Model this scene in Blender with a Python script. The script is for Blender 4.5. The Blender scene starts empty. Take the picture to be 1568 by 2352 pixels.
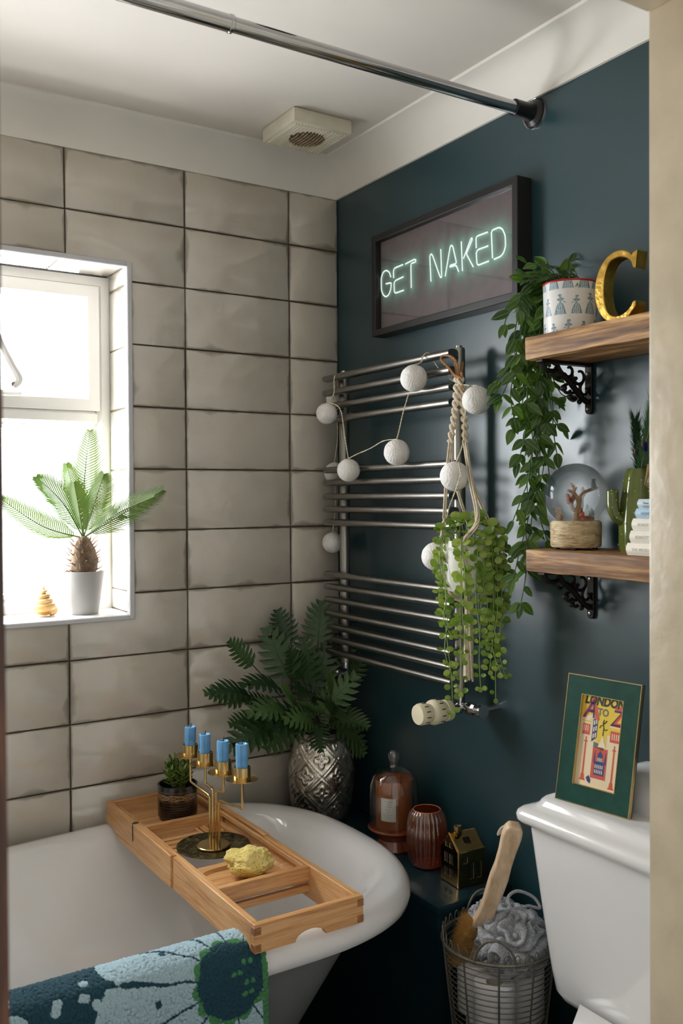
import bpy, bmesh, math, random
from mathutils import Vector, Matrix, noise
random.seed(7)
R_ = random.Random(11)
scene = bpy.context.scene
COL = scene.collection
PI = math.pi

# ------------------------------------------------------------------ camera
CAM = Vector((-1.36620, -2.17235, 1.33748)); FPX = 2137.05
YAW, PITCH, ROLL = 0.564939, -0.0156324, -0.00595357
_f = Vector((math.sin(YAW)*math.cos(PITCH), math.cos(YAW)*math.cos(PITCH), math.sin(PITCH)))
_r0 = Vector((math.cos(YAW), -math.sin(YAW), 0)); _u0 = _r0.cross(_f)
_r = math.cos(ROLL)*_r0 + math.sin(ROLL)*_u0
_u = -math.sin(ROLL)*_r0 + math.cos(ROLL)*_u0
cd = bpy.data.cameras.new('camera'); cam = bpy.data.objects.new('camera', cd); COL.objects.link(cam)
cd.sensor_fit = 'VERTICAL'; cd.sensor_height = 36; cd.sensor_width = 24
cd.lens = FPX*36/2352; cd.clip_start = .05
cam.matrix_world = Matrix(((_r.x,_u.x,-_f.x,CAM.x),(_r.y,_u.y,-_f.y,CAM.y),(_r.z,_u.z,-_f.z,CAM.z),(0,0,0,1)))
cd.dof.use_dof = True; cd.dof.focus_distance = 2.1; cd.dof.aperture_fstop = 7.0
scene.camera = cam
def W(u, v, ax, val):
    'point of the place seen at photo pixel (u,v), on the plane axis=val'
    d = _f + _r*((u-784)/FPX) + _u*((1176-v)/FPX)
    return CAM + d*((val-CAM[ax])/d[ax])

# ------------------------------------------------------------------ light
wd = bpy.data.worlds.new('sky'); scene.world = wd; wd.use_nodes = True
bg = wd.node_tree.nodes['Background']; bg.inputs[0].default_value = (1.0, .98, .95, 1); bg.inputs[1].default_value = WORLD_S = 0.75
ld = bpy.data.lights.new('window_daylight', 'AREA'); ld.shape = 'RECTANGLE'; ld.size = .70; ld.size_y = .84
ld.energy = 58; ld.color = (.95, .975, 1.0)
lo = bpy.data.objects.new('window_daylight', ld); COL.objects.link(lo)
lo.location = (-.975, .30, 1.49); lo.rotation_euler = (-PI/2, 0, 0)   # just outside the pane, shining in
scene.view_settings.view_transform = 'Standard'; scene.view_settings.look = 'None'
scene.view_settings.gamma = 1; scene.view_settings.use_curve_mapping = False
scene.view_settings.exposure = 0.12

# ------------------------------------------------------------------ helpers
def lin(r, g, b):
    f = lambda c: (c/255/12.92) if c/255 <= .04045 else ((c/255+.055)/1.055)**2.4
    return (f(r), f(g), f(b), 1)
class N:
    'tiny node tree helper'
    def __init__(s, name):
        s.m = bpy.data.materials.new(name); s.m.use_nodes = True; s.t = s.m.node_tree; s.t.nodes.clear()
        s.out = s.n('ShaderNodeOutputMaterial')
    def n(s, typ, **kw):
        x = s.t.nodes.new(typ)
        for k, v in kw.items(): setattr(x, k, v)
        return x
    def l(s, a, b): s.t.links.new(a, b)
    def coord(s, which='Object'): return s.n('ShaderNodeTexCoord').outputs[which]
    def noise(s, vec, scale, detail=3, rough=.5, dist=0):
        x = s.n('ShaderNodeTexNoise'); x.inputs['Scale'].default_value = scale; x.inputs['Detail'].default_value = detail
        x.inputs['Roughness'].default_value = rough; x.inputs['Distortion'].default_value = dist
        if vec: s.l(vec, x.inputs['Vector'])
        return x.outputs['Fac']
    def ramp(s, fac, stops):
        x = s.n('ShaderNodeValToRGB'); cr = x.color_ramp
        while len(cr.elements) < len(stops): cr.elements.new(.5)
        for e, (p, c) in zip(cr.elements, stops): e.position = p; e.color = c if len(c) == 4 else (*c, 1)
        s.l(fac, x.inputs[0]); return x.outputs[0]
    def mix(s, fac, a, b, blend='MIX'):
        x = s.n('ShaderNodeMix', data_type='RGBA', blend_type=blend)
        for sock, v in ((x.inputs[0], fac), (x.inputs[6], a), (x.inputs[7], b)):
            if hasattr(v, 'links'): s.l(v, sock)
            else: sock.default_value = v
        return x.outputs[2]
    def math(s, op, a, b=None, clamp=False):
        x = s.n('ShaderNodeMath', operation=op, use_clamp=clamp)
        for sock, v in ((x.inputs[0], a), (x.inputs[1], b)):
            if v is None: continue
            if hasattr(v, 'links'): s.l(v, sock)
            else: sock.default_value = v
        return x.outputs[0]
    def scale(s, vec, sc):
        x = s.n('ShaderNodeMapping'); x.inputs['Scale'].default_value = sc; s.l(vec, x.inputs[0]); return x.outputs[0]
    def bump(s, h, strength=.3, dist=.002):
        x = s.n('ShaderNodeBump'); x.inputs['Strength'].default_value = strength; x.inputs['Distance'].default_value = dist
        s.l(h, x.inputs['Height']); return x.outputs[0]
    def bsdf(s, color, rough=.5, metal=0, normal=None, **kw):
        b = s.n('ShaderNodeBsdfPrincipled')
        for k, v in (('Base Color', color), ('Roughness', rough), ('Metallic', metal)):
            if hasattr(v, 'links'): s.l(v, b.inputs[k])
            else: b.inputs[k].default_value = v
        for k, v in kw.items():
            k = k.replace('_', ' ')
            if hasattr(v, 'links'): s.l(v, b.inputs[k])
            else: b.inputs[k].default_value = v
        if normal: s.l(normal, b.inputs['Normal'])
        s.l(b.outputs[0], s.out.inputs[0]); s.b = b
        return s.m
    def done(s, shader): s.l(shader, s.out.inputs[0]); return s.m
def mat(name, color, rough=.5, metal=0, var=.12, vs=12, bump=0, bs=60, bd=.001, **kw):
    'principled with procedural colour variation and fine relief'
    k = N(name); c = lin(*color); co = k.coord()
    f = k.noise(co, vs, 4)
    lo_ = tuple(x*(1-var) for x in c[:3])+(1,); hi = tuple(min(1, x*(1+var)) for x in c[:3])+(1,)
    colr = k.ramp(f, [(.3, lo_), (.7, hi)])
    nm = k.bump(k.noise(co, bs, 4), bump, bd) if bump else None
    return k.bsdf(colr, rough, metal, nm, **kw)
def attr_mat(name, rough=.6, bump=0, bs=400, bd=.001, metal=0, **kw):
    k = N(name); a = k.n('ShaderNodeAttribute'); a.attribute_name = 'Col'
    co = k.coord(); f = k.noise(co, 40, 3)
    c = k.mix(.12, a.outputs['Color'], k.ramp(f, [(.3, (.0,.0,.0,1)), (.7, (1,1,1,1))]), 'SOFT_LIGHT')
    nm = k.bump(k.noise(co, bs, 4), bump, bd) if bump else None
    return k.bsdf(c, rough, metal, nm, **kw)
def leaf_mat(name, dark, light, rough=.45, trans=.25, edge=None):
    k = N(name); oi = k.n('ShaderNodeObjectInfo'); co = k.coord('Generated')
    c = k.mix(oi.outputs['Random'], lin(*dark), lin(*light))
    f = k.noise(co, 6, 3); c = k.mix(k.math('MULTIPLY', f, .35), c, lin(*dark))
    if edge:
        sx = k.n('ShaderNodeSeparateXYZ'); k.l(co, sx.inputs[0])
        d = k.math('ABSOLUTE', k.math('SUBTRACT', sx.outputs[0], .5))
        c = k.mix(k.math('MULTIPLY', k.math('SUBTRACT', d, .30, True), 2.2, True), c, lin(*edge))
        w = k.math('LESS_THAN', d, .035); c = k.mix(k.math('MULTIPLY', w, .5), c, lin(*edge))
    b = k.n('ShaderNodeBsdfPrincipled'); k.l(c, b.inputs['Base Color']); b.inputs['Roughness'].default_value = rough
    t = k.n('ShaderNodeBsdfTranslucent'); k.l(k.mix(1, c, (1, 1, .55, 1), 'MULTIPLY'), t.inputs[0])
    m = k.n('ShaderNodeMixShader'); m.inputs[0].default_value = trans; k.l(b.outputs[0], m.inputs[1]); k.l(t.outputs[0], m.inputs[2])
    return k.done(m.outputs[0])
def thin_glass(name, tint=(255, 255, 255), body=0.0, bodycol=(200, 200, 200), rough=.02, gloss=.9):
    'thin walled glass: clear, with a Fresnel sheen and optionally some body colour'
    k = N(name); tr = k.n('ShaderNodeBsdfTransparent'); tr.inputs[0].default_value = lin(*tint)
    s = tr.outputs[0]
    if body:
        co = k.coord(); df = k.n('ShaderNodeBsdfDiffuse'); tl = k.n('ShaderNodeBsdfTranslucent')
        cc = k.ramp(k.noise(co, 20, 2), [(.3, tuple(x*.8 for x in lin(*bodycol)[:3])+(1,)), (.7, lin(*bodycol))])
        k.l(cc, df.inputs[0]); k.l(cc, tl.inputs[0])
        a = k.n('ShaderNodeMixShader'); a.inputs[0].default_value = .5; k.l(df.outputs[0], a.inputs[1]); k.l(tl.outputs[0], a.inputs[2])
        x = k.n('ShaderNodeMixShader'); x.inputs[0].default_value = body; k.l(s, x.inputs[1]); k.l(a.outputs[0], x.inputs[2]); s = x.outputs[0]
    g = k.n('ShaderNodeBsdfGlossy'); g.inputs['Roughness'].default_value = rough
    lw = k.n('ShaderNodeLayerWeight'); lw.inputs[0].default_value = .5
    fr = k.math('ADD', k.math('MULTIPLY', k.math('POWER', lw.outputs['Facing'], 4.0), .9), .06)
    m = k.n('ShaderNodeMixShader'); k.l(k.math('MULTIPLY', fr, gloss), m.inputs[0]); k.l(s, m.inputs[1]); k.l(g.outputs[0], m.inputs[2])
    return k.done(m.outputs[0])

def offset(o):
    v = Vector((0, 0, 0))
    while o: v += o.location; o = o.parent
    return v
def tag(o, label=None, cat=None, group=None, kind=None):
    if label: o['label'] = label
    if cat: o['category'] = cat
    if group: o['group'] = group
    if kind: o['kind'] = kind
    return o
def thing(name, loc, label, cat, group=None):
    o = bpy.data.objects.new(name, None); o.empty_display_size = .02; COL.objects.link(o); o.location = loc
    return tag(o, label, cat, group)
def frame3(d, up=Vector((0, 0, 1))):
    d = d.normalized()
    if abs(d.dot(up)) > .98: up = Vector((1, 0, 0))
    a = d.cross(up).normalized(); return a, a.cross(d).normalized()
class MB:
    def __init__(s): s.v = []; s.f = []; s.c = None
    def add(s, vs, fs, M=None):
        b = len(s.v)
        s.v += [tuple(M @ Vector(p)) if M else tuple(p) for p in vs]
        s.f += [tuple(i+b for i in f) for f in fs]; return s
    def bm(s, bm, M=None):
        bm.verts.index_update()
        s.add([v.co[:] for v in bm.verts], [[v.index for v in f.verts] for f in bm.faces], M); bm.free(); return s
    def box(s, lo, hi, bev=0, seg=1, M=None):
        b = bmesh.new(); bmesh.ops.create_cube(b, size=1)
        for v in b.verts:
            v.co = Vector([lo[i] if v.co[i] < 0 else hi[i] for i in range(3)])
        if bev: bmesh.ops.bevel(b, geom=b.edges[:], offset=bev, segments=seg, profile=.6, affect='EDGES')
        return s.bm(b, M)
    def prism(s, pts, depth, M=None, bev=0, seg=1):
        'polygon in local xy, extruded to +z'
        b = bmesh.new(); vs = [b.verts.new((p[0], p[1], 0)) for p in pts]; f = b.faces.new(vs)
        f.normal_update()
        if f.normal.z > 0: f.normal_flip()
        r = bmesh.ops.extrude_face_region(b, geom=[f])
        for e in r['geom']:
            if isinstance(e, bmesh.types.BMVert): e.co.z += depth
        if bev:
            ed = [e for e in b.edges if abs(e.verts[0].co.z-depth) < 1e-7 and abs(e.verts[1].co.z-depth) < 1e-7]
            bmesh.ops.bevel(b, geom=ed, offset=bev, segments=seg, profile=.6, affect='EDGES')
        bmesh.ops.recalc_face_normals(b, faces=b.faces[:])
        return s.bm(b, M)
    def lathe(s, prof, seg=32, c=(0, 0, 0), axis='z', fn=None, closed=False):
        'prof = [(r,z)...]'
        vs = []; fs = []; n = len(prof)
        for j in range(seg):
            a = 2*PI*j/seg
            for i, (r, z) in enumerate(prof):
                rr = fn(a, z, r) if fn else r
                x, y, zz = rr*math.cos(a), rr*math.sin(a), z
                if axis == 'x': x, y, zz = zz, x, y
                if axis == 'y': x, y, zz = y, zz, x
                vs.append((x+c[0], y+c[1], zz+c[2]))
        for j in range(seg):
            k = (j+1) % seg
            for i in range(n-1):
                fs.append((j*n+i, k*n+i, k*n+i+1, j*n+i+1))
            if closed: fs.append((j*n+n-1, k*n+n-1, k*n, j*n))
        return s.add(vs, fs)
    def tube(s, pts, r, seg=8, caps=True, flat=1.0, up=Vector((0, 0, 1)), closed=False):
        pts = [Vector(p) for p in pts]; n = len(pts); rs = r if isinstance(r, (list, tuple)) else [r]*n
        vs = []; fs = []; prev = None
        for i, p in enumerate(pts):
            if closed: d = pts[(i+1) % n]-pts[i-1]
            else: d = pts[min(i+1, n-1)]-pts[max(i-1, 0)]
            if d.length < 1e-9: d = Vector((0, 0, 1))
            if prev is None: a, b = frame3(d, up)
            else:
                d = d.normalized(); a = (prev-d*prev.dot(d))
                a = a.normalized() if a.length > 1e-6 else frame3(d, up)[0]
                b = a.cross(d).normalized()
            prev = a
            for j in range(seg):
                t = 2*PI*j/seg
                vs.append(p+a*(rs[i]*math.cos(t))+b*(rs[i]*flat*math.sin(t)))
        for i in range(n if closed else n-1):
            i2 = (i+1) % n
            for j in range(seg):
                k = (j+1) % seg; fs.append((i*seg+j, i*seg+k, i2*seg+k, i2*seg+j))
        if caps and not closed: fs += [tuple(range(seg)), tuple(range((n-1)*seg, n*seg))[::-1]]
        return s.add(vs, fs)
    def ball(s, c, r, sub=2, sq=(1, 1, 1), fn=None):
        b = bmesh.new(); bmesh.ops.create_icosphere(b, subdivisions=sub, radius=1)
        for v in b.verts:
            k = fn(v.co) if fn else 1
            v.co = Vector((v.co.x*r*sq[0]*k+c[0], v.co.y*r*sq[1]*k+c[1], v.co.z*r*sq[2]*k+c[2]))
        return s.bm(b)
    def uvball(s, c, r, u=24, v=16, sq=(1, 1, 1)):
        prof = [(max(1e-5, r*math.sin(PI*i/v))*sq[0], -r*math.cos(PI*i/v)*sq[2]) for i in range(v+1)]
        return s.lathe(prof, u, c)
    def grid(s, nx, ny, fn, cfn=None):
        'fn(i/nx, j/ny) -> point ; cfn -> colour'
        b = len(s.v)
        if cfn and s.c is None: s.c = []
        for j in range(ny+1):
            for i in range(nx+1):
                s.v.append(tuple(fn(i/nx, j/ny)))
                if cfn: s.c.append(cfn(i/nx, j/ny))
        for j in range(ny):
            for i in range(nx):
                a = b+j*(nx+1)+i; s.f.append((a, a+1, a+nx+2, a+nx+1))
        return s
    def mesh(s, name, m, smooth=35, off=Vector((0, 0, 0))):
        me = bpy.data.meshes.new(name)
        me.from_pydata([(p[0]-off.x, p[1]-off.y, p[2]-off.z) for p in s.v], [], s.f)
        b = bmesh.new(); b.from_mesh(me)
        bmesh.ops.remove_doubles(b, verts=b.verts[:], dist=1e-6) if s.c is None else None
        bmesh.ops.recalc_face_normals(b, faces=b.faces[:]); b.to_mesh(me); b.free()
        if m: me.materials.append(m)
        if smooth:
            me.polygons.foreach_set('use_smooth', [True]*len(me.polygons)); me.set_sharp_from_angle(angle=math.radians(smooth))
        if s.c:
            ca = me.color_attributes.new('Col', 'FLOAT_COLOR', 'POINT')
            ca.data.foreach_set('color', [x for c in s.c for x in (c if len(c) == 4 else (*c, 1))])
        me.update(); return me
    def build(s, name, m, parent=None, smooth=35, bevel=0, solid=0, sub=0):
        off = offset(parent) if parent else Vector((0, 0, 0))
        o = bpy.data.objects.new(name, s.mesh(name, m, smooth, off)); COL.objects.link(o); o.parent = parent
        if solid:
            q = o.modifiers.new('solid', 'SOLIDIFY'); q.thickness = solid; q.offset = 0
        if bevel:
            q = o.modifiers.new('bevel', 'BEVEL'); q.width = bevel; q.segments = 2; q.limit_method = 'ANGLE'; q.angle_limit = .6
        if sub:
            q = o.modifiers.new('sub', 'SUBSURF'); q.levels = sub; q.render_levels = sub
        return o
def inst(me, name, parent, M):
    'one object sharing mesh data, world matrix M'
    o = bpy.data.objects.new(name, me); COL.objects.link(o); o.parent = parent
    o.matrix_local = Matrix.Translation(-offset(parent)) @ M
    return o
def aim(base, d, n, sx, sy, sz=None):
    'matrix: local +y along d, local +z near n'
    y = d.normalized(); x = y.cross(n)
    if x.length < 1e-4: x = y.cross(Vector((.3, .5, .8)))
    x.normalize(); z = x.cross(y)
    sz = sz or sx
    return Matrix(((x.x*sx, y.x*sy, z.x*sz, base.x), (x.y*sx, y.y*sy, z.y*sz, base.y), (x.z*sx, y.z*sy, z.z*sz, base.z), (0, 0, 0, 1)))
def catmull(pts, k=6):
    pts = [Vector(p) for p in pts]
    if len(pts) < 3: return pts
    out = []
    for i in range(len(pts)-1):
        p0, p1, p2, p3 = pts[max(i-1, 0)], pts[i], pts[i+1], pts[min(i+2, len(pts)-1)]
        for j in range(k):
            t = j/k
            out.append(.5*((2*p1)+(p2-p0)*t+(2*p0-5*p1+4*p2-p3)*t*t+(3*p1-p0-3*p2+p3)*t**3))
    out.append(pts[-1]); return out
def text_mesh(body, size, M, extr=.0002, bold=0, align='CENTER'):
    cu = bpy.data.curves.new('txt', 'FONT'); cu.body = body; cu.size = size; cu.extrude = extr; cu.align_x = align; cu.resolution_u = 3; cu.offset = bold*size
    o = bpy.data.objects.new('txt', cu); COL.objects.link(o)
    bpy.context.view_layer.update()
    me = bpy.data.meshes.new_from_object(o.evaluated_get(bpy.context.evaluated_depsgraph_get()))
    mb = MB(); mb.add([M @ v.co for v in me.vertices], [tuple(p.vertices) for p in me.polygons])
    bpy.data.objects.remove(o); bpy.data.curves.remove(cu); bpy.data.meshes.remove(me)
    return mb
def ss(a, b, x):
    t = min(1, max(0, (x-a)/(b-a))); return t*t*(3-2*t)

# ------------------------------------------------------------------ shared materials
M_white = mat('white_paint', (214, 207, 198), .75, var=.04, vs=3, bump=.08, bs=40)
M_coving = mat('coving_paint', (232, 228, 220), .7, var=.04, vs=4, bump=.06, bs=30)
def teal_wall():
    k = N('teal_wall_paint'); co = k.coord()
    c = k.ramp(k.noise(co, 2.2, 4), [(.3, lin(21, 51, 57)), (.7, lin(28, 62, 70))])
    sp = k.math('GREATER_THAN', k.noise(co, 160, 2), .80)          # tiny chips
    c = k.mix(k.math('MULTIPLY', sp, .3), c, lin(90, 110, 115))
    nb = k.bump(k.noise(co, 300, 2), .05, .0006)
    nm = k.n('ShaderNodeBump'); nm.inputs['Strength'].default_value = .10; nm.inputs['Distance'].default_value = .01
    k.l(k.noise(co, 7, 2), nm.inputs['Height']); k.l(nb, nm.inputs['Normal'])
    return k.bsdf(c, .34, 0, nm.outputs[0], Specular_IOR_Level=.9)
M_teal = teal_wall()
def tile_mat():
    k = N('glazed_tile'); u1 = k.n('ShaderNodeUVMap'); u1.uv_map = 'UVMap'; uv = u1.outputs[0]; co = k.coord(); oi = k.n('ShaderNodeObjectInfo')
    geo = k.n('ShaderNodeNewGeometry').outputs['Position']
    s = k.n('ShaderNodeSeparateXYZ'); k.l(uv, s.inputs[0]); u2 = k.n('ShaderNodeUVMap'); u2.uv_map = 'UV2'
    s2 = k.n('ShaderNodeSeparateXYZ'); k.l(u2.outputs[0], s2.inputs[0])
    d = k.math('MINIMUM', k.math('MINIMUM', s.outputs[0], s.outputs[1]), k.math('MINIMUM', s2.outputs[0], s2.outputs[1]))
    n1 = k.noise(geo, 28, 4, .6); n2 = k.noise(geo, 9, 3)
    wid = k.math('MULTIPLY', k.math('POWER', n2, 5.0), .13)
    e = k.math('SUBTRACT', 1, k.math('DIVIDE', k.math('SUBTRACT', d, k.math('MULTIPLY', n1, .0016)), k.math('ADD', wid, .0006)), True)
    base = k.ramp(k.noise(geo, 5, 5, .6), [(.25, lin(186, 178, 165)), (.5, lin(203, 196, 184)), (.75, lin(214, 209, 200))])
    base = k.mix(k.math('MULTIPLY', oi.outputs['Random'], .5), base, lin(194, 184, 169))
    c = k.mix(k.math('MULTIPLY', e, .85, True), base, lin(104, 94, 78))
    r = k.ramp(n2, [(.3, (.07, .07, .07, 1)), (.7, (.24, .24, .24, 1))])
    nm = k.n('ShaderNodeBump'); nm.inputs['Strength'].default_value = .55; nm.inputs['Distance'].default_value = .006
    k.l(k.noise(geo, 11, 2, .45), nm.inputs['Height'])
    nm2 = k.n('ShaderNodeBump'); nm2.inputs['Strength'].default_value = .15; nm2.inputs['Distance'].default_value = .002
    k.l(k.noise(geo, 60, 3), nm2.inputs['Height']); k.l(nm.outputs[0], nm2.inputs['Normal'])
    return k.bsdf(c, r, 0, nm2.outputs[0], Specular_IOR_Level=.9)
M_tile = tile_mat()
M_grout = mat('grout', (112, 107, 92), .9, var=.25, vs=30, bump=.3, bs=300)
M_upvc = mat('window_plastic', (232, 230, 226), .3, var=.02)
M_chrome = mat('chrome', (190, 190, 190), .12, 1, var=.05)
M_steel = mat('brushed_steel', (150, 147, 142), .32, 1, var=.1, vs=20, bump=.05, bs=200)
M_black = mat('black_plastic', (16, 16, 17), .35, var=.1)
def wood(name, dark, mid, light, axis=(1, 12, 12), rough=.5, sc=14, bump=.25, rings=1.0):
    k = N(name); co = k.coord(); oi = k.n('ShaderNodeObjectInfo')
    v = k.n('ShaderNodeVectorMath', operation='ADD'); k.l(k.scale(co, axis), v.inputs[0]); k.l(oi.outputs['Random'], v.inputs[1])
    a = k.noise(v.outputs[0], sc, 6, .65, .6); b = k.noise(v.outputs[0], sc*4, 4)
    f = k.math('ADD', k.math('MULTIPLY', a, .75), k.math('MULTIPLY', b, .25))
    c = k.ramp(f, [(.36, lin(*dark)), (.5, lin(*mid)), (.64, lin(*light))])
    return k.bsdf(c, rough, 0, k.bump(f, bump, .0015))
M_bamboo = wood('bamboo', (176, 122, 72), (205, 152, 98), (222, 176, 124), (16, 1, 16), .38, 5, .1)
M_bamboo_x = wood('bamboo_cross', (176, 122, 72), (205, 152, 98), (222, 176, 124), (1, 16, 16), .38, 5, .1)
M_plank = wood('reclaimed_plank', (66, 42, 24), (140, 98, 56), (206, 164, 106), (16, 1, 16), .6, 3.6, .9)
M_iron = mat('cast_iron', (40, 34, 30), .5, .7, var=.3, vs=60, bump=.4, bs=200)
M_brass = mat('brass', (208, 178, 120), .22, 1, var=.12, vs=30)
M_goldleaf = mat('gold_leaf', (214, 172, 84), .3, 1, var=.3, vs=45, bump=.5, bs=80, bd=.002)
M_ceramic = mat('white_ceramic', (226, 224, 222), .07, var=.015, vs=2, Coat_Weight=.4)

def structure(o): o['kind'] = 'structure'; return o
CEIL = 2.24; COVB = 2.153; XL = -1.85; YF = -1.43
WX0, WX1, WZ0, WZ1 = -1.36, -.588, 1.058, 1.905       # window opening in the tiled wall
WD = .155                                             # reveal depth
# floor, ceiling and walls
structure(MB().box((XL-.1, -2.9, -.05), (.12, .12, 0)).build('floor', mat('floor_vinyl', (40, 44, 46), .5, var=.2, vs=6)))
structure(MB().box((XL-.1, YF-.12, CEIL), (.12, .12, CEIL+.06)).build('ceiling', M_white))
m = MB()
m.box((WX1, .003, 0), (.1, .32, CEIL)).box((XL-.1, .003, 0), (WX0, .32, CEIL))
m.box((WX0, .003, WZ1), (WX1, .32, CEIL)).box((WX0, .003, 0), (WX1, .32, WZ0-.013))
wall_back = structure(m.build('wall_back', M_grout))
wall_right = structure(MB().box((0, YF-.12, 0), (.1, .003, CEIL)).build('wall_right', M_teal))
structure(MB().box((XL-.1, YF-.12, 0), (XL, .003, CEIL)).build('wall_left', mat('left_wall_paint', (196, 190, 178), .6, var=.05)))
# coving: concave quarter on three walls, mitred
def coving(name, pts_fn, m):
    prof = []
    n = 10
    for i in range(n+1):
        a = PI/2*i/n                                   # concave arc between (0,COVB) and (.07,CEIL)
        prof.append((.066*(1-math.cos(a))+.004, COVB+(CEIL-COVB-.007)*math.sin(a)))
    prof = [(0, COVB-.002), (.006, COVB-.002)] + prof + [(.076, CEIL-.006), (.077, CEIL-.004), (.077, CEIL)]
    mb = MB(); n = len(prof)
    ends = pts_fn(prof)
    mb.add(ends[0]+ends[1], [(i, i+1, n+i+1, n+i) for i in range(n-1)])
    return structure(mb.build(name, m, smooth=30))
coving('trim_1', lambda P: ([(XL+d, -d, z) for d, z in P], [(-d, -d, z) for d, z in P]), M_coving)
coving('trim_2', lambda P: ([(-d, -d, z) for d, z in P], [(-d, YF+d, z) for d, z in P]), M_coving)
coving('trim_3', lambda P: ([(-d, YF+d, z) for d, z in P], [(XL+d, YF+d, z) for d, z in P]), M_coving)
# doorway the picture is taken through
M_cream = mat('old_cream_gloss', (194, 179, 152), .38, var=.10, vs=14, bump=.5, bs=13, bd=.008)
DX0, DX1, DZ = -1.227, -.447, 1.918
m = MB(); y0, y1 = YF-.10, YF
m.box((DX1+.03, y0, 0), (0, y1, CEIL)).box((XL, y0, 0), (DX0-.03, y1, CEIL)).box((DX0-.03, y0, DZ+.03), (DX1+.03, y1, CEIL))
structure(m.build('wall_front', mat('landing_wall_paint', (205, 198, 184), .7)))
structure(MB().box((DX1, y0-.015, 0), (DX1+.03, y1+.012, DZ+.03), .004, 2).build('trim_4', M_cream))
structure(MB().box((DX0, y0-.015, DZ), (DX1, y1+.012, DZ+.03), .004, 2).build('trim_5', M_cream))
M_darkwood = wood('dark_stained_wood', (34, 18, 10), (66, 38, 22), (104, 66, 38), (14, 14, 1), .5, 5, .4)
structure(MB().box((DX0-.03, y0-.015, 0), (DX0, y1+.012, DZ), .004, 2).build('trim_6', M_darkwood))

# ------------------------------------------------------------------ wall tiles
TZ = 2.16; TP = .15; TX = -.15227; TW = .29631
def tile_mesh(poly, name, g=.0009, depth=.0075, wob=0, seed=0):
    'poly in (x,z); thickness along -y; origin at 0; uv = distance to own edges'
    rr = random.Random(seed)
    xs = [p[0] for p in poly]; zs = [p[1] for p in poly]
    cx, cz = sum(xs)/len(xs), sum(zs)/len(zs)
    # shrink axis aligned polygon by the joint
    n = len(poly); pts = []
    area = sum(poly[i][0]*poly[(i+1) % n][1]-poly[(i+1) % n][0]*poly[i][1] for i in range(n))
    for i in range(n):
        (ax, az), (bx, bz), (cx_, cz_) = poly[i-1], poly[i], poly[(i+1) % n]
        d1 = Vector((bx-ax, bz-az)).normalized(); d2 = Vector((cx_-bx, cz_-bz)).normalized()
        s = 1 if area > 0 else -1
        n1 = Vector((-d1.y, d1.x))*s; n2 = Vector((-d2.y, d2.x))*s
        q = Vector((bx, bz))+(n1+n2)*g
        pts.append((q.x+rr.uniform(-wob, wob), q.y+rr.uniform(-wob, wob)))
    Mx = Matrix(((1, 0, 0, 0), (0, 0, -1, .003), (0, 1, 0, 0), (0, 0, 0, 1)))
    mb = MB().prism(pts, depth, Mx, bev=.0014)
    me = mb.mesh(name, M_tile, 50)
    ul = me.uv_layers.new(name='UVMap'); u2 = me.uv_layers.new(name='UV2')
    x0, x1 = min(p[0] for p in pts), max(p[0] for p in pts); z0, z1 = min(p[1] for p in pts), max(p[1] for p in pts)
    for lp in me.loops:
        co = me.vertices[lp.vertex_index].co
        ul.data[lp.index].uv = (co.x-x0, co.z-z0); u2.data[lp.index].uv = (x1-co.x, z1-co.z)
    return me
TILE_CACHE = {}
def tile_obj(poly, seed, parent=None, M=None):
    x0 = min(p[0] for p in poly); z0 = min(p[1] for p in poly)
    loc = tuple((round(p[0]-x0, 4), round(p[1]-z0, 4)) for p in poly); key = (loc, seed % 5)
    if key not in TILE_CACHE: TILE_CACHE[key] = tile_mesh(loc, 'tile', seed=seed, wob=.0008)
    o = bpy.data.objects.new('tile', TILE_CACHE[key]); COL.objects.link(o); o.parent = parent or wall_back
    T = Matrix.Translation((x0, random.Random(seed).uniform(-.0006, .0004), z0))
    o.matrix_local = (M @ T) if M else T
    return o
def rect(x0, x1, z0, z1): return [(x0, z0), (x1, z0), (x1, z1), (x0, z1)]
cols = [(TX, 0)] + [(TX-TW*(i+1), TX-TW*i) for i in range(5)] + [(XL, TX-TW*5)]
sd = 0
for r in range(0, 12):
    z1 = min(TZ-TP*r, COVB); z0 = TZ-TP*(r+1)
    for (x0, x1) in cols:
        sd += 1
        a0, a1 = max(x0, WX0), min(x1, WX1); b0, b1 = max(z0, WZ0), min(z1, WZ1)
        if a0 >= a1 or b0 >= b1: polys = [rect(x0, x1, z0, z1)]           # clear of the window
        elif (a0, a1) == (x0, x1) and (b0, b1) == (z0, z1): polys = []
        else:
            cutx0 = x0 < WX0 < x1; cutx1 = x0 < WX1 < x1; cutt = z0 < WZ1 < z1; cutb = z0 < WZ0 < z1
            if cutx1 and cutt: polys = [[(x0, WZ1), (WX1, WZ1), (WX1, z0), (x1, z0), (x1, z1), (x0, z1)]]
            elif cutx1 and cutb: polys = [[(x0, z0), (x1, z0), (x1, z1), (WX1, z1), (WX1, WZ0), (x0, WZ0)]]
            elif cutx0 and cutt: polys = [[(x0, z0), (WX0, z0), (WX0, WZ1), (x1, WZ1), (x1, z1), (x0, z1)]]
            elif cutx0 and cutb: polys = [[(x0, z0), (x1, z0), (x1, WZ0), (WX0, WZ0), (WX0, z1), (x0, z1)]]
            elif cutx1: polys = [rect(WX1, x1, z0, z1)]
            elif cutx0: polys = [rect(x0, WX0, z0, z1)]
            elif cutt: polys = [rect(x0, x1, WZ1, z1)]
            else: polys = [rect(x0, x1, z0, WZ0)]
        for pl in polys: tile_obj(pl, sd)
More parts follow.
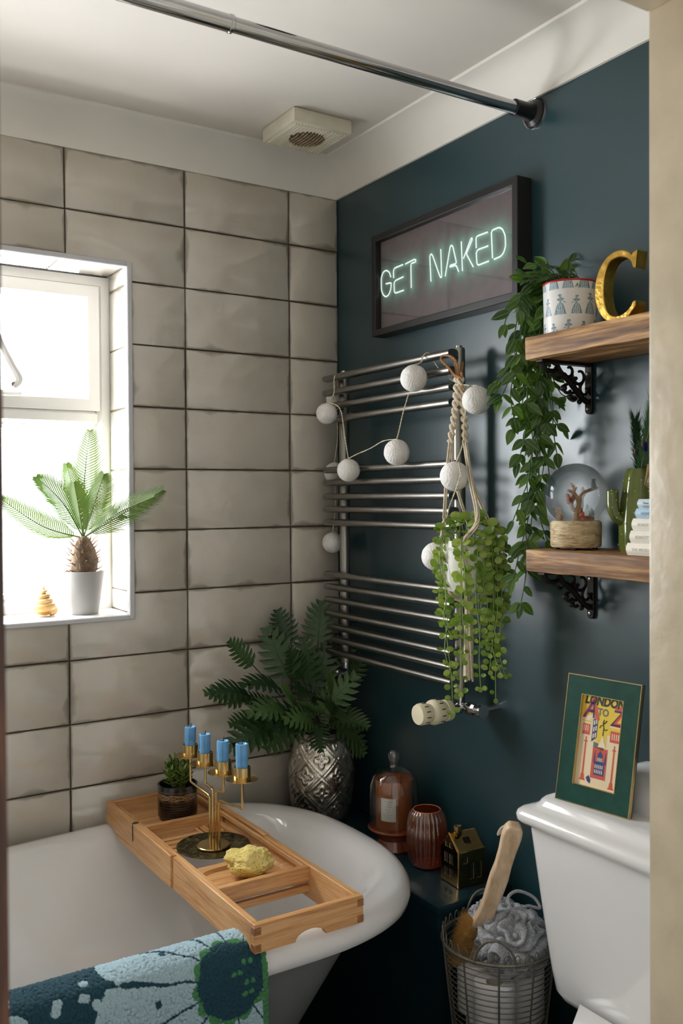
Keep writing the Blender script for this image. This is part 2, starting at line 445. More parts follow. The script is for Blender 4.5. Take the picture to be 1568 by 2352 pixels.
# tiled reveal: right side and head, same tiles
Mr = Matrix(((0, 1, 0, WX1+.003), (-1, 0, 0, 0), (0, 0, 1, 0), (0, 0, 0, 1)))     # local x -> -y ; local -y -> -x (face looks to -x)
for z0, z1 in [(WZ0, 1.11), (1.11, 1.26), (1.26, 1.41), (1.41, 1.56), (1.56, 1.71), (1.71, 1.86), (1.86, WZ1)]:
    sd += 1; tile_obj(rect(-WD, 0, z0, z1), sd, M=Mr)
Mh = Matrix(((1, 0, 0, 0), (0, 0, 1, 0), (0, 1, 0, WZ1+.003), (0, 0, 0, 1)))        # local z -> +y ; local -y -> -z (face looks down)
for x0, x1 in [(TX-TW*2, WX1), (TX-TW*3, TX-TW*2), (TX-TW*4, TX-TW*3), (WX0, TX-TW*4)]:
    if x1-x0 > .02: sd += 1; tile_obj(rect(x0, x1, 0, WD), sd, M=Mh)

# ------------------------------------------------------------------ window
win = tag(bpy.data.objects.new('window_1', None), kind='structure'); COL.objects.link(win); win.location = (-.974, WD, WZ0)
tw = .012
m = MB()
for lo_, hi in (((WX1-tw, -.011, WZ0-tw), (WX1+.001, .012, WZ1+.001)), ((WX0, -.011, WZ0-tw), (WX0+tw, .012, WZ1+.001)),
                ((WX0+tw, -.011, WZ1-tw), (WX1-tw, .012, WZ1+.001)), ((WX0+tw, -.011, WZ0-tw), (WX1-tw, .012, WZ0))):
    MB.box(m, lo_, hi, .002); 
m.build('edge_trim', mat('white_tile_trim', (205, 205, 208), .35, var=.02), win)
MB().box((WX0+.001, .010, WZ0-.012), (WX1-.001, WD+.03, WZ0), .002).build('sill_board', M_upvc, win)
def chamfer_bar(mb, x0, x1, z0, z1, y0, y1, ch, sides):
    'bar whose chosen inner side is chamfered towards the glass: sides in l r t b'
    X0 = x0+(ch if 'l' in sides else 0); X1 = x1-(ch if 'r' in sides else 0)
    Z0 = z0+(ch if 'b' in sides else 0); Z1 = z1-(ch if 't' in sides else 0)
    vs = [(x0, y1, z0), (x1, y1, z0), (x1, y1, z1), (x0, y1, z1), (X0, y0, Z0), (X1, y0, Z0), (X1, y0, Z1), (X0, y0, Z1)]
    mb.add(vs, [(0, 1, 2, 3), (4, 5, 6, 7), (0, 1, 5, 4), (1, 2, 6, 5), (2, 3, 7, 6), (3, 0, 4, 7)])
def frame_rect(mb, x0, x1, z0, z1, w, y0, y1, ch):
    'mitred frame with a chamfer on its inner edge'
    def ring(a, b, c, d, y): return [(a, y, c), (b, y, c), (b, y, d), (a, y, d)]
    R = [ring(x0, x1, z0, z1, y1), ring(x0, x1, z0, z1, y0), ring(x0+w-ch, x1-w+ch, z0+w-ch, z1-w+ch, y0), ring(x0+w, x1-w, z0+w, z1-w, y0+ch), ring(x0+w, x1-w, z0+w, z1-w, y1)]
    vs = [p for r in R for p in r]; fs = []
    for k in range(4):
        for i in range(4):
            j = (i+1) % 4; fs.append((k*4+i, k*4+j, k*4+4+j, k*4+4+i))
    mb.add(vs, fs)
fy = WD
zt = 1.562                                             # transom top
XM = -.974
m = MB(); frame_rect(m, WX0, WX1, WZ0, WZ1-.006, .034, fy, fy+.06, .012); m.build('outer_frame', M_upvc, win, 30)
m = MB(); m.box((WX0+.03, fy, 1.523), (WX1-.03, fy+.06, zt), .010, 1); m.build('transom', M_upvc, win, 30)
m = MB(); frame_rect(m, WX0+.030, WX1-.030, zt-.002, WZ1-.032, .042, fy-.008, fy+.05, .014); sash = m.build('fanlight_sash', M_upvc, win, 30)
m = MB(); frame_rect(m, WX0+.032, WX1-.032, WZ0+.032, 1.527, .016, fy+.012, fy+.05, .010); m.build('glazing_bead', M_upvc, win, 30)
def pane_mat():
    k = N('frosted_glass'); co = k.coord()
    tr = k.n('ShaderNodeBsdfTransparent'); v = k.n('ShaderNodeTexVoronoi'); v.inputs['Scale'].default_value = 90; k.l(co, v.inputs['Vector'])
    k.l(k.ramp(v.outputs['Distance'], [(.2, (.86, .87, .88, 1)), (.8, (.97, .97, .97, 1))]), tr.inputs[0])
    tl = k.n('ShaderNodeBsdfTranslucent'); tl.inputs[0].default_value = (.9, .92, .92, 1)
    g = k.n('ShaderNodeBsdfGlossy'); g.inputs['Roughness'].default_value = .15; k.l(k.bump(v.outputs['Distance'], .5, .004), g.inputs['Normal'])
    a = k.n('ShaderNodeMixShader'); a.inputs[0].default_value = .12; k.l(tr.outputs[0], a.inputs[1]); k.l(tl.outputs[0], a.inputs[2])
    b = k.n('ShaderNodeMixShader'); b.inputs[0].default_value = .05; k.l(a.outputs[0], b.inputs[1]); k.l(g.outputs[0], b.inputs[2])
    return k.done(b.outputs[0])
M_pane = pane_mat()
MB().box((WX0+.07, fy+.032, zt+.038), (WX1-.07, fy+.036, WZ1-.072)).build('pane', M_pane, win)
MB().box((WX0+.045, fy+.032, WZ0+.045), (WX1-.045, fy+.036, 1.514)).build('pane', M_pane, win)
# casement stay handle on the bottom rail of the fanlight
h = MB(); hp = [W(48, 902, 1, fy-.014), W(20, 902, 1, fy-.014), W(-10, 900, 1, fy-.014)]
h.tube([p for p in hp], .008, 8)
hd = MB().tube(catmull([W(30, 888, 1, fy-.03), W(44, 872, 1, fy-.033), W(28, 840, 1, fy-.035), W(8, 800, 1, fy-.036), W(-6, 770, 1, fy-.036)], 5), [.013]*5+[.014]*4+[.0125]*4+[.0115]*4+[.011]*4, 10, flat=.9)
hb = h.build('handle_base', M_upvc, sash); hd.build('handle', M_upvc, sash)
MB().lathe([(0.0001, -.004), (.005, -.004), (.006, 0), (.006, .004)], 12, tuple(W(30, 882, 1, fy-.038)), 'y').build('handle_lock', M_steel, sash)

# ------------------------------------------------------------------ ceiling things
# shower curtain rod
RY, RZ = -.766, 2.122
t = thing('curtain_rod', (0, RY, RZ), 'chrome telescopic shower curtain rod crossing the room below the ceiling', 'rail')
MB().tube([(-.685, RY, RZ), (XL, RY, RZ)], .0140, 20).build('outer_tube', M_chrome, t)
MB().tube([(-.045, RY, RZ), (-.70, RY, RZ)], .0126, 20).build('inner_tube', M_chrome, t)
MB().lathe([(.0141, 0), (.0152, .001), (.0152, .006), (.0141, .007)], 20, (-.690, RY, RZ), 'x').build('joint_ring', M_chrome, t)
MB().lathe([(.0125, -.058), (.0165, -.058), (.0165, -.03), (.019, -.012), (.027, -.006), (.0275, 0)], 24, (0, RY, RZ), 'x').build('end_cap', M_black, t)
MB().lathe([(.0275, -.002), (.031, -.004), (.032, 0)], 24, (0, RY, RZ), 'x').build('wall_flange', M_chrome, t)
# extractor fan
fx0, fx1, fy0, fy1 = -.300, -.140, -.297, -.137; fzb = CEIL-.034
t = thing('extractor_fan', ((fx0+fx1)/2, (fy0+fy1)/2, CEIL), 'square cream ceiling extractor fan with dusty slatted round grille', 'fan')
M_fan = mat('aged_fan_plastic', (214, 208, 188), .5, var=.06, vs=20)
M_dust = mat('dusty_grille', (150, 132, 104), .8, var=.35, vs=60, bump=.4, bs=200)
m = MB(); m.box((fx0, fy0, fzb), (fx1, fy1, CEIL-.0005), .006, 2); m.build('housing', M_fan, t)
cxf, cyf = (fx0+fx1)/2, (fy0+fy1)/2
for i in range(17):                                    # ridges over the whole face
    x = fx0+.012+i*.0085
    hw = .068
    dx = abs(x-cxf); inner = math.sqrt(max(0, .043**2-dx*dx))
    for s in (-1, 1):
        if hw-inner > .008: MB().box((x-.0016, cyf+(inner if s > 0 else -hw), fzb-.003), (x+.0016, cyf+(hw if s > 0 else -inner), fzb+.001), .0008).build('ridge', M_fan, t)
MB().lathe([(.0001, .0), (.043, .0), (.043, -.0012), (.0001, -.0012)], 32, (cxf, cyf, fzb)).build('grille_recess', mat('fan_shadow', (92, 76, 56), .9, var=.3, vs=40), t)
for i in range(9):
    x = cxf-.036+i*.009; hl = math.sqrt(.043**2-(x-cxf)**2)
    pts = [(x+.004*math.sin(PI*(k/8)), cyf-hl+2*hl*k/8, fzb-.003) for k in range(9)]
    MB().tube(pts, .0021, 6).build('grille_slat', M_dust, t)
# ceiling light: black rim of a small round fitting
lp = W(685, -2, 2, CEIL-.02)
t = thing('ceiling_light', (lp.x-.02, lp.y-.032, CEIL), 'small round black ceiling light fitting near the curtain rod', 'lamp')
MB().lathe([(.0001, 0), (.038, 0), (.038, -.016), (.034, -.02), (.028, -.02), (.026, -.008), (.0001, -.008)], 32, (lp.x-.02, lp.y-.032, CEIL)).build('fitting', M_black, t)

# ------------------------------------------------------------------ framed sign
SX = -.040; SY0, SY1, SZ0, SZ1 = -.756, -.227, 1.741, 1.993
t = thing('framed_sign', (0, (SY0+SY1)/2, SZ0), 'black box frame with GET NAKED in white printed neon style lettering', 'sign')
M_blackframe = mat('black_frame', (24, 22, 20), .42, var=.15, vs=30, bump=.1, bs=200)
m = MB(); fw = .0165
def yz_frame(mb, y0, y1, z0, z1, w, xf, xb):
    def ring(a, b, c, d, x): return [(x, a, c), (x, b, c), (x, b, d), (x, a, d)]
    R = [ring(y0, y1, z0, z1, xb), ring(y0, y1, z0, z1, xf), ring(y0+w, y1-w, z0+w, z1-w, xf), ring(y0+w, y1-w, z0+w, z1-w, xb)]
    vs = [p for r in R for p in r]; fs = []
    for k in range(4):
        for i in range(4):
            j = (i+1) % 4; fs.append((k*4+i, k*4+j, ((k+1) % 4)*4+j, ((k+1) % 4)*4+i))
    mb.add(vs, fs)
yz_frame(m, SY0, SY1, SZ0, SZ1, fw, SX, -.0005); m.build('frame', M_blackframe, t, bevel=.0015)
LX = -.0245
def cp(px, py): return W(820+px/3.7333, 380+py/3.7333, 0, LX)
LET = [('G', [[(288,958),(275,915),(248,898),(222,915),(205,965),(207,1070),(222,1110),(245,1128),(270,1110),(288,1060),(292,1005),(245,1015)]]),
 ('E', [[(392,850),(320,880),(310,900),(312,965)],[(395,955),(330,985),(315,1005),(318,1085),(328,1095),(398,1070)]]),
 ('T', [[(412,845),(490,805),(503,810),(500,828),(460,842),(463,1050)]]),
 ('N', [[(632,995),(622,775),(632,757),(645,770),(712,960),(724,960),(716,718)]]),
 ('A', [[(754,952),(798,690),(808,685),(820,695),(850,830),(845,842),(795,858),(795,872),(845,855),(855,870),(870,912)]]),
 ('K', [[(892,652),(902,905)],[(910,800),(975,625),(985,622),(985,640),(935,758),(995,870)]]),
 ('E', [[(1118,572),(1030,605),(1018,620),(1020,708)],[(1122,690),(1035,722),(1020,745),(1026,840),(1036,856),(1128,820)]]),
 ('D', [[(1160,795),(1150,575),(1158,555),(1215,530),(1245,545),(1268,600),(1272,690),(1255,750),(1230,780),(1172,805)]])]
segs = []
k = N('glowing_print'); em = k.n('ShaderNodeEmission'); em.inputs[0].default_value = (.93, 1, .97, 1); em.inputs[1].default_value = .95  # neon-style print; emission added so the letters glow
M_print_glow = k.done(em.outputs[0])
for ch, strokes in LET:
    m = MB()
    for st in strokes:
        pts = [cp(*p) for p in st]
        segs += [(a.y, a.z, b.y, b.z) for a, b in zip(pts, pts[1:])]
        fine = []
        for i, p in enumerate(pts):
            if 0 < i < len(pts)-1:
                a = p+(pts[i-1]-p)*min(.4, .004/(pts[i-1]-p).length); b = p+(pts[i+1]-p)*min(.4, .004/(pts[i+1]-p).length)
                fine += [a, (a+b+2*p)/4, b]
            else: fine.append(p)
        m.tube(fine, .0019, 8, flat=.5, up=Vector((1, 0, 0)))
    m.build('letter', M_print_glow, t)
def sdist(y, z):
    best = 9
    for (ay, az, by, bz) in segs:
        dy, dz = by-ay, bz-az; L = dy*dy+dz*dz or 1e-9
        q = max(0, min(1, ((y-ay)*dy+(z-az)*dz)/L)); e = (y-ay-q*dy)**2+(z-az-q*dz)**2
        if e < best: best = e
    return math.sqrt(best)
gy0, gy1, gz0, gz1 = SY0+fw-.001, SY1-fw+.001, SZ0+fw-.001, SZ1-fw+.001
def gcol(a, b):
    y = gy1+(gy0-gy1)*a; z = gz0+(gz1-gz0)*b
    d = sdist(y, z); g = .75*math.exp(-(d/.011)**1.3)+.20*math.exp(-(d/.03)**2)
    # printed halo, fading away from the letter strokes
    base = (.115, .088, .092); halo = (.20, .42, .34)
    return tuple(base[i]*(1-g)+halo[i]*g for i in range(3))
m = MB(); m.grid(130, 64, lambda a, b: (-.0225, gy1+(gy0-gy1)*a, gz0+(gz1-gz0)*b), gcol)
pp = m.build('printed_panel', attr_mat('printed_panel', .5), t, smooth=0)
MB().add([(-.0300, gy0, gz0), (-.0300, gy1, gz0), (-.0300, gy1, gz1), (-.0300, gy0, gz1)], [(0, 1, 2, 3)]).build('glass', thin_glass('sign_glass', gloss=1.5, rough=.01), t)

# ------------------------------------------------------------------ towel radiator
RX = -.085; PX = -.053
t = thing('towel_radiator', (PX, -.35, .90), 'brushed chrome ladder towel radiator fixed to the teal wall', 'radiator')
BZ = [1.648, 1.611, 1.575, 1.541, 1.409, 1.376, 1.340, 1.307, 1.273, 1.136, 1.104, 1.070, 1.034, 1.000, .968, .935]
def dbar(y0, y1, z):
    'flattened oval bar along y with plain ends'
    prof = []
    hw, hh = .014, .0085
    for i in range(14):
        a = 2*PI*i/14; c, s_ = math.cos(a), math.sin(a)
        prof.append((hw*math.copysign(abs(c)**.7, c), hh*math.copysign(abs(s_)**.8, s_)))
    vs = [(RX+p[0], y0, z+p[1]) for p in prof]+[(RX+p[0], y1, z+p[1]) for p in prof]
    n = 14
    return MB().add(vs, [(i, (i+1) % n, n+(i+1) % n, n+i) for i in range(n)]+[tuple(range(n)), tuple(range(n, 2*n))])
bar_me = dbar(-.604, -.083, 0).mesh('bar', M_steel, 40, Vector((0, 0, 0)))
for z in BZ: inst(bar_me, 'bar', t, Matrix.Translation((0, 0, z)))
for y in (-.116, -.585):
    p = MB().lathe([(.0001, .905), (.0135, .905), (.0135, 1.658), (.012, 1.663), (.0001, 1.664)], 20, (PX, y, 0)).build('post', M_steel, t)
    MB().lathe([(.0001, 1.664), (.0075, 1.664), (.0075, 1.668), (.0001, 1.669)], 12, (PX, y, 0)).build('vent_cap', M_chrome, p)
    for z in (1.555, 1.015):
        MB().tube([(PX, y+(-.03 if y < -.3 else .03)*0, z), (0, y, z)], .009, 12).build('wall_bracket', M_chrome, t)
# valves
v = MB().tube([(PX, -.585, .906), (PX, -.585, .868)], .0105, 14); v.tube([(PX, -.585, .878), (PX, -.655, .878)], .009, 12)
v.lathe([(.0001, -.015), (.013, -.015), (.0145, -.008), (.0145, .008), (.013, .014), (.0001, .014)], 10, (PX, -.625, .878), 'y')
v.tube([(PX, -.585, .872), (PX-.03, -.585, .872)], .012, 14)
v.tube([(PX, -.655, .878), (PX, -.662, .878)], .015, 12); v.tube([(PX, -.648, .878), (0, -.648, .878)], .0075, 10)
tv = v.build('thermostatic_valve', M_chrome, t)
M_trv = mat('cream_plastic', (228, 218, 188), .4, var=.03)
hx = PX-.03
hd = MB().lathe([(.0001, 0), (.021, 0), (.0235, -.004), (.0235, -.016), (.022, -.018), (.0265, -.030), (.0275, -.045), (.0265, -.050), (.0205, -.056), (.0205, -.060), (.0235, -.068), (.0235, -.082), (.021, -.088), (.0001, -.089)][::-1], 28, (hx, -.585, .872), 'x').build('valve_head', M_trv, tv)
M_slot = mat('dark_slot', (44, 38, 30), .7)
for a in range(0, 360, 30):
    for xx, ln in ((-.036, .010), (-.074, .010)):
        r = .0272 if xx == -.036 else .0236
        c = Vector((hx+xx, -.585+r*math.cos(math.radians(a+8)), .872+r*math.sin(math.radians(a+8))))
        MB().tube([c+Vector((ln/2, 0, 0)), c-Vector((ln/2, 0, 0))], .0011, 5).build('slot', M_slot, tv)
v = MB().tube([(PX, -.116, .906), (PX, -.116, .872)], .0105, 14); v.tube([(PX, -.116, .878), (0, -.116, .878)], .009, 12)
v.lathe([(.0001, .0), (.014, 0), (.015, -.006), (.014, -.03), (.010, -.034), (.0001, -.035)], 14, (PX, -.116, .878), 'x')
v.build('lockshield_valve', M_chrome, t)

# ------------------------------------------------------------------ string lights
t = thing('string_lights', (RX, -.35, 1.2), 'string of white cotton ball lights draped over the towel radiator', 'lights')
def cotton():
    k = N('cotton_ball'); co = k.coord()
    c = k.ramp(k.noise(co, 60, 4), [(.3, lin(226, 222, 218)), (.7, lin(240, 237, 233))])
    w = k.n('ShaderNodeTexWave'); w.inputs['Scale'].default_value = 60; w.inputs['Distortion'].default_value = 14; w.inputs['Detail'].default_value = 3; k.l(co, w.inputs[0])
    return k.bsdf(c, .85, 0, k.bump(w.outputs['Fac'], .35, .0015), Subsurface_Weight=.15, Subsurface_Radius=(.01, .01, .01))
M_cotton = cotton(); M_cord = mat('cream_cord', (222, 210, 180), .8, var=.15, vs=200)
FX = -.128
BALLS = [(950, 869, FX, .0300), (750, 950, FX-.004, .0268), (911, 1039, FX, .0296), (800, 1080, FX, .0282), (1094, 919, -.105, .0296), (1044, 1094, FX-.016, .0305), (1001, 1278, -.15, .0305), (764, 1246, -.05, .0280), (768, 1086, -.046, .0280), (772, 918, -.046, .0270)]
bpos = []
for i, (u, v, x, r) in enumerate(BALLS):
    p = W(u, v, 0, x); bpos.append((p, r))
    def dent(co, q=i):
        return 1+.022*noise.noise(co*2.1+Vector((q*7, 0, 0)))+.012*noise.noise(co*6+Vector((q*3, 5, 0)))
    MB().ball(p, r, 4, fn=dent).build('light_ball', M_cotton, t)
def top(i): return bpos[i][0]+Vector((0, 0, bpos[i][1]))
def twist(pts, r=.0011):
    pts = catmull(pts, 10); m = MB()
    for s in (0, PI):
        q = []; L = 0
        for i, p in enumerate(pts):
            if i: L += (p-pts[i-1]).length
            a, b = frame3(pts[min(i+1, len(pts)-1)]-pts[max(i-1, 0)])
            q.append(p+a*(r*.75*math.cos(L*420+s))+b*(r*.75*math.sin(L*420+s)))
        m.tube(q, r*.8, 5)
    return m
cords = [[top(1), W(766, 905, 0, -.112), W(767, 870, 0, -.104), W(772, 860, 0, -.085), W(776, 890, 0, -.065), top(9)],
 [top(1)+Vector((0, -.012, 0)), W(781, 940, 0, -.118), W(791, 1000, 0, -.122), top(3)],
 [top(3), W(818, 1044, 0, -.122), W(850, 1030, 0, -.120), W(880, 1013, 0, -.120), top(2)],
 [top(2), W(916, 990, 0, -.122), W(925, 950, 0, -.122), W(938, 905, 0, -.122)],
 [top(0), W(966, 832, 0, -.112), W(971, 818, 0, -.103), W(985, 812, 0, -.085), W(1010, 850, 0, -.07), W(1050, 880, 0, -.085), top(4)],
 [top(5)+Vector((0, -.006, 0)), W(1062, 1020, 0, -.15), W(1066, 960, 0, -.13), W(1075, 930, 0, -.12), bpos[4][0]],
 [top(5)+Vector((0, -.012, -.002)), W(1057, 1090, 0, -.177), W(1048, 1120, 0, -.178), W(1030, 1170, 0, -.165), W(1020, 1220, 0, -.155), W(1014, 1250, 0, -.152), top(6)+Vector((0, -.005, 0))],
 [bpos[9][0], W(775, 1000, 0, -.045), top(8)], [bpos[8][0], W(770, 1160, 0, -.045), top(7)]]
for c in cords: twist(c).build('cord', M_cord, t)

# ------------------------------------------------------------------ shelves
SHX = -.147; SHY0 = -1.36; SHY1 = -.889
def shelf(z0, z1, label, seed):
    rr = random.Random(seed); nx, ny = 8, 40
    m = MB()
    # rough plank: closed box grid with worn edges
    b = bmesh.new(); bmesh.ops.create_cube(b, size=1)
    for v in b.verts: v.co = Vector([(SHX, SHY0, z0)[i] if v.co[i] < 0 else (-.0005, SHY1, z1)[i] for i in range(3)])
    for _ in range(2): pass
    bmesh.ops.bevel(b, geom=b.edges[:], offset=.004, segments=2, profile=.6, affect='EDGES')
    el = [e for e in b.edges if abs(e.verts[0].co.y-e.verts[1].co.y) > .2]
    bmesh.ops.subdivide_edges(b, edges=el, cuts=60)
    for v in b.verts:
        if v.co.x < -.02:
            q = v.co*26+Vector((seed*9, 0, 0))
            v.co.x += .0016*noise.noise(q); 
            if abs(v.co.z-z0) < .006: v.co.z += .0016*noise.noise(q+Vector((4, 4, 4)))
    m.bm(b)
    o = m.build('shelf', M_plank, None, 40)
    # origin at the plank
    c = Vector((SHX/2, (SHY0+SHY1)/2, z0)); o.data.transform(Matrix.Translation(-c)); o.location = c
    return tag(o, label, 'shelf', 'reclaimed plank wall shelves')
Z1b, Z1t, Z2b, Z2t = 1.591, 1.6335, 1.1975, 1.2385
shelf(Z1b, Z1t, 'rough brown timber shelf holding the gold letter and patterned pot', 1)
shelf(Z2b, Z2t, 'rough brown timber shelf holding the snow globe and stacked books', 2)
def bracket(zt, y, label):
    t = thing('shelf_bracket', (-.004, y, zt-.1), label, 'bracket', 'ornate iron shelf brackets')
    w = .0085
    pts = [(-w, 0), (-w, -.088)]+[(-w*math.cos(a), -.088-w*math.sin(a)) for a in [PI*i/8 for i in range(1, 8)]]+[(w, -.088), (w, 0)]
    Mx = Matrix(((0, 0, -1, -.0005), (1, 0, 0, y), (0, 1, 0, zt), (0, 0, 0, 1)))
    MB().prism(pts, .006, Mx, .001).build('wall_plate', M_iron, t)
    MB().box((-.135, y-w, zt-.006), (-.0005, y+w, zt-.0003), .001).build('top_plate', M_iron, t)
    for z in (zt-.086, zt-.02):
        MB().lathe([(.0001, -.0035), (.003, -.003), (.0042, 0)], 10, (-.0062, y, z), 'x').build('screw', M_steel, t)
    m = MB()
    def P(x, z): return Vector((-x, y, zt-z))
    m.tube(catmull([P(.128, .006), P(.118, .018), P(.100, .020), P(.084, .014)], 6), .0048, 8)
    m.tube(catmull([P(.090, .010), P(.080, .022), P(.060, .034), P(.040, .052), P(.024, .066), P(.008, .074)], 6), .0058, 8)
    m.build('brace', M_iron, t)
    m = MB()
    def scroll(cx, cz, r, a0, a1, tr=.0036):
        pts = []
        for i in range(15):
            f = i/14; a = a0+(a1-a0)*f; rr = r*(1-.62*f)
            pts.append(P(cx+rr*math.cos(a), cz+rr*math.sin(a)))
        m.tube(pts, [tr*(1-.3*i/14) for i in range(15)], 7)
    scroll(.030, .024, .020, 0, 5.0); scroll(.058, .016, .014, .5, 5.2); scroll(.016, .050, .014, -1, 4.0)
    scroll(.064, .048, .012, 2.6, -2.0); scroll(.046, .062, .009, 2.4, -2.4); scroll(.086, .026, .009, 0, 4.6)
    m.build('scrollwork', M_iron, t)
    for x, z, r in ((.072, .050, .0068), (.056, .066, .0052), (.030, .074, .0050), (.012, .072, .0046), (.104, .024, .0046), (.040, .030, .0042)):
        MB().ball(P(x, z), r, 2).build('knob', M_iron, t)
bracket(Z1b, -.914, 'dark cast iron scroll bracket under the shelf with the gold letter')
bracket(Z2b, -.918, 'dark cast iron scroll bracket under the shelf with the snow globe')

# ------------------------------------------------------------------ gold letter
lc = Vector((-.098, -1.077, Z1t)); LH = .124
t = thing('gold_letter', lc, 'gold leaf capital letter C standing on the upper shelf', 'letter')
m = MB()
def cshape(scale=1):
    out = []; inn = []
    for i in range(41):
        a = math.radians(42+276*i/40)
        out.append((.052*math.cos(a)*.98, .062*math.sin(a))); 
    for i in range(41):
        a = math.radians(318-276*i/40); a2 = math.radians(318-(276)*i/40)
        inn.append((.036*math.cos(a)+.004, .047*math.sin(a)))
    # serif ends
    top = [(.040, .030), (.046, .030), (.048, .058), (.043, .060)]
    return out, inn
out, inn = [], []
for i in range(45):
    a = math.radians(44+272*i/44); th = .0075+.011*max(0, -math.cos(a))**1.2
    out.append(((.050)*math.cos(a), .0615*math.sin(a))); inn.append(((.050-th)*math.cos(a)+.001, (.0615-.0115)*math.sin(a)))
poly = out+inn[::-1]
Mc = Matrix(((0, 0, -1, lc.x+.012), (-1, 0, 0, lc.y), (0, 1, 0, lc.z+.0615), (0, 0, 0, 1)))
m.prism(poly, .026, Mc, .0012)
m.build('letter_body', M_goldleaf, t, 30)
Mc2 = Matrix(((0, 0, -1, lc.x+.0125), (-1, 0, 0, lc.y), (0, 1, 0, lc.z+.0615), (0, 0, 0, 1)))
MB().prism([(.029, .040), (.034, .026), (.039, .024), (.043, .0535), (.034, .0515), (.030, .045)], .027, Mc2, .001).build('serif', M_goldleaf, t, 30)
MB().prism([(.026, -.0435), (.034, -.031), (.039, -.030), (.0395, -.038), (.036, -.044), (.030, -.0485)], .027, Mc2, .001).build('serif', M_goldleaf, t, 30)

# ------------------------------------------------------------------ toile pot with trailing plant
pc = Vector((-.075, -.934, Z1t)); PR = .0495; PH = .098
t = thing('patterned_pot', pc, 'white ceramic pot with blue lady figures and a red rim', 'pot')
def lady(x, z, k):
    'blue printed figure, x,z in figure units (height 1, centre 0)'
    if x*x+(z-.88)**2 < .0038: return .8                       # head
    if ((x+.02*k)/.085)**2+((z-.925)/.05)**2 < 1: return 1.0    # bonnet
    if .54 < z < .83 and abs(x) < .042+.125*math.exp(-((z-.73)/.055)**2): return .75+.25*(abs(x) > .06)   # bodice and puffed sleeves
    if 0 <= z <= .56:
        w = .05+.21*math.sqrt(max(0, 1-z/.56))
        d = abs(x+.015*k)
        if d < w: return .95 if d > w*.72 else .40+.5*(math.sin(x*75+z*7) > .1)
    if abs(z-.60+.5*(x*k-.15)) < .028 and .10 < x*k < .22: return .8
    return 0
def toile(a, b):
    s = a*2*PI*PR/PH*1.0; zz = b                                # s in pot heights
    v = 0
    row = math.floor(zz*2.05+.35); zf = zz*2.05+.35-row
    cx = s*3.35+row*.5; ci = math.floor(cx); f = cx-ci-.5
    k = 1 if (ci*7+row*3) % 2 else -1; sc = .82+.2*(((ci*13+row*5) % 5)/5)
    v = lady(f*.62/sc, (zf-.06)/(.86*sc), k)
    n = noise.noise(Vector((s*22, zz*22, 3)))*.5+.5; n2 = noise.noise(Vector((s*50, zz*50, 1)))*.5+.5
    v = v*(.35+.9*n2) if v else 0
    w = .82-.06*n
    blue = (.035, .18, .27) if n < .6 else (.06, .24, .30)
    v = min(1, v*1.1)
    return tuple(w*(1-v)*(1, .97, .93)[i]+blue[i]*v for i in range(3))
m = MB()
m.grid(340, 130, lambda a, b: (pc.x+(PR-.0015*(1-b))*math.cos(a*2*PI), pc.y+(PR-.0015*(1-b))*math.sin(a*2*PI), pc.z+.001+b*(PH-.002)), toile)
m.build('pot_body', attr_mat('toile_print', .3), t, 60)
MB().lathe([(PR+.0004, PH-.0035), (PR+.0012, PH-.002), (PR+.0004, PH), (PR-.004, PH), (PR-.0045, PH-.02), (.0001, PH-.02)], 48, pc).build('red_rim', mat('red_glaze', (188, 44, 34), .3), t)
MB().lathe([(.0001, .0), (PR-.0015, 0), (PR-.0015, .003)], 48, pc).build('pot_base', M_ceramic, t)
MB().lathe([(PR-.0046, PH-.018), (.03, PH-.012), (.0001, PH-.010)], 24, pc).build('soil', mat('soil', (48, 36, 26), .95, bump=.8, bs=150), t)

def pointed_leaf(name, m, L=1, Wd=.42, curl=.12, fold=.10, n=8):
    'leaf along +y, unit length'
    mb = MB(); vs = []; fs = []
    for i in range(n+1):
        f = i/n; w = Wd*.5*math.sin(PI*min(1, f**.75))**.9*(1 if f < 1 else 0); z = -curl*f*f
        for s in (-1, 0, 1): vs.append((s*w, f*L, z+abs(s)*fold*w*2))
    for i in range(n):
        for j in range(2): a = i*3+j; fs.append((a, a+1, a+4, a+3))
    mb.add(vs, fs); return mb.mesh(name, m, 80)
M_vine = leaf_mat('vine_leaf', (34, 70, 26), (92, 132, 50), .32, .2, edge=(140, 168, 84))
M_stem = mat('vine_stem', (58, 84, 40), .6, var=.2)
vl = [pointed_leaf('leaf', M_vine, 1, .50, .10, .12), pointed_leaf('leaf', M_vine, 1, .50, .22, .05), pointed_leaf('leaf', M_vine, 1, .44, -.06, .18)]
t = thing('trailing_plant', (pc.x, pc.y, pc.z+PH-.01), 'trailing green vine with pointed leaves spilling from the patterned pot', 'plant')
topz = pc.z+PH
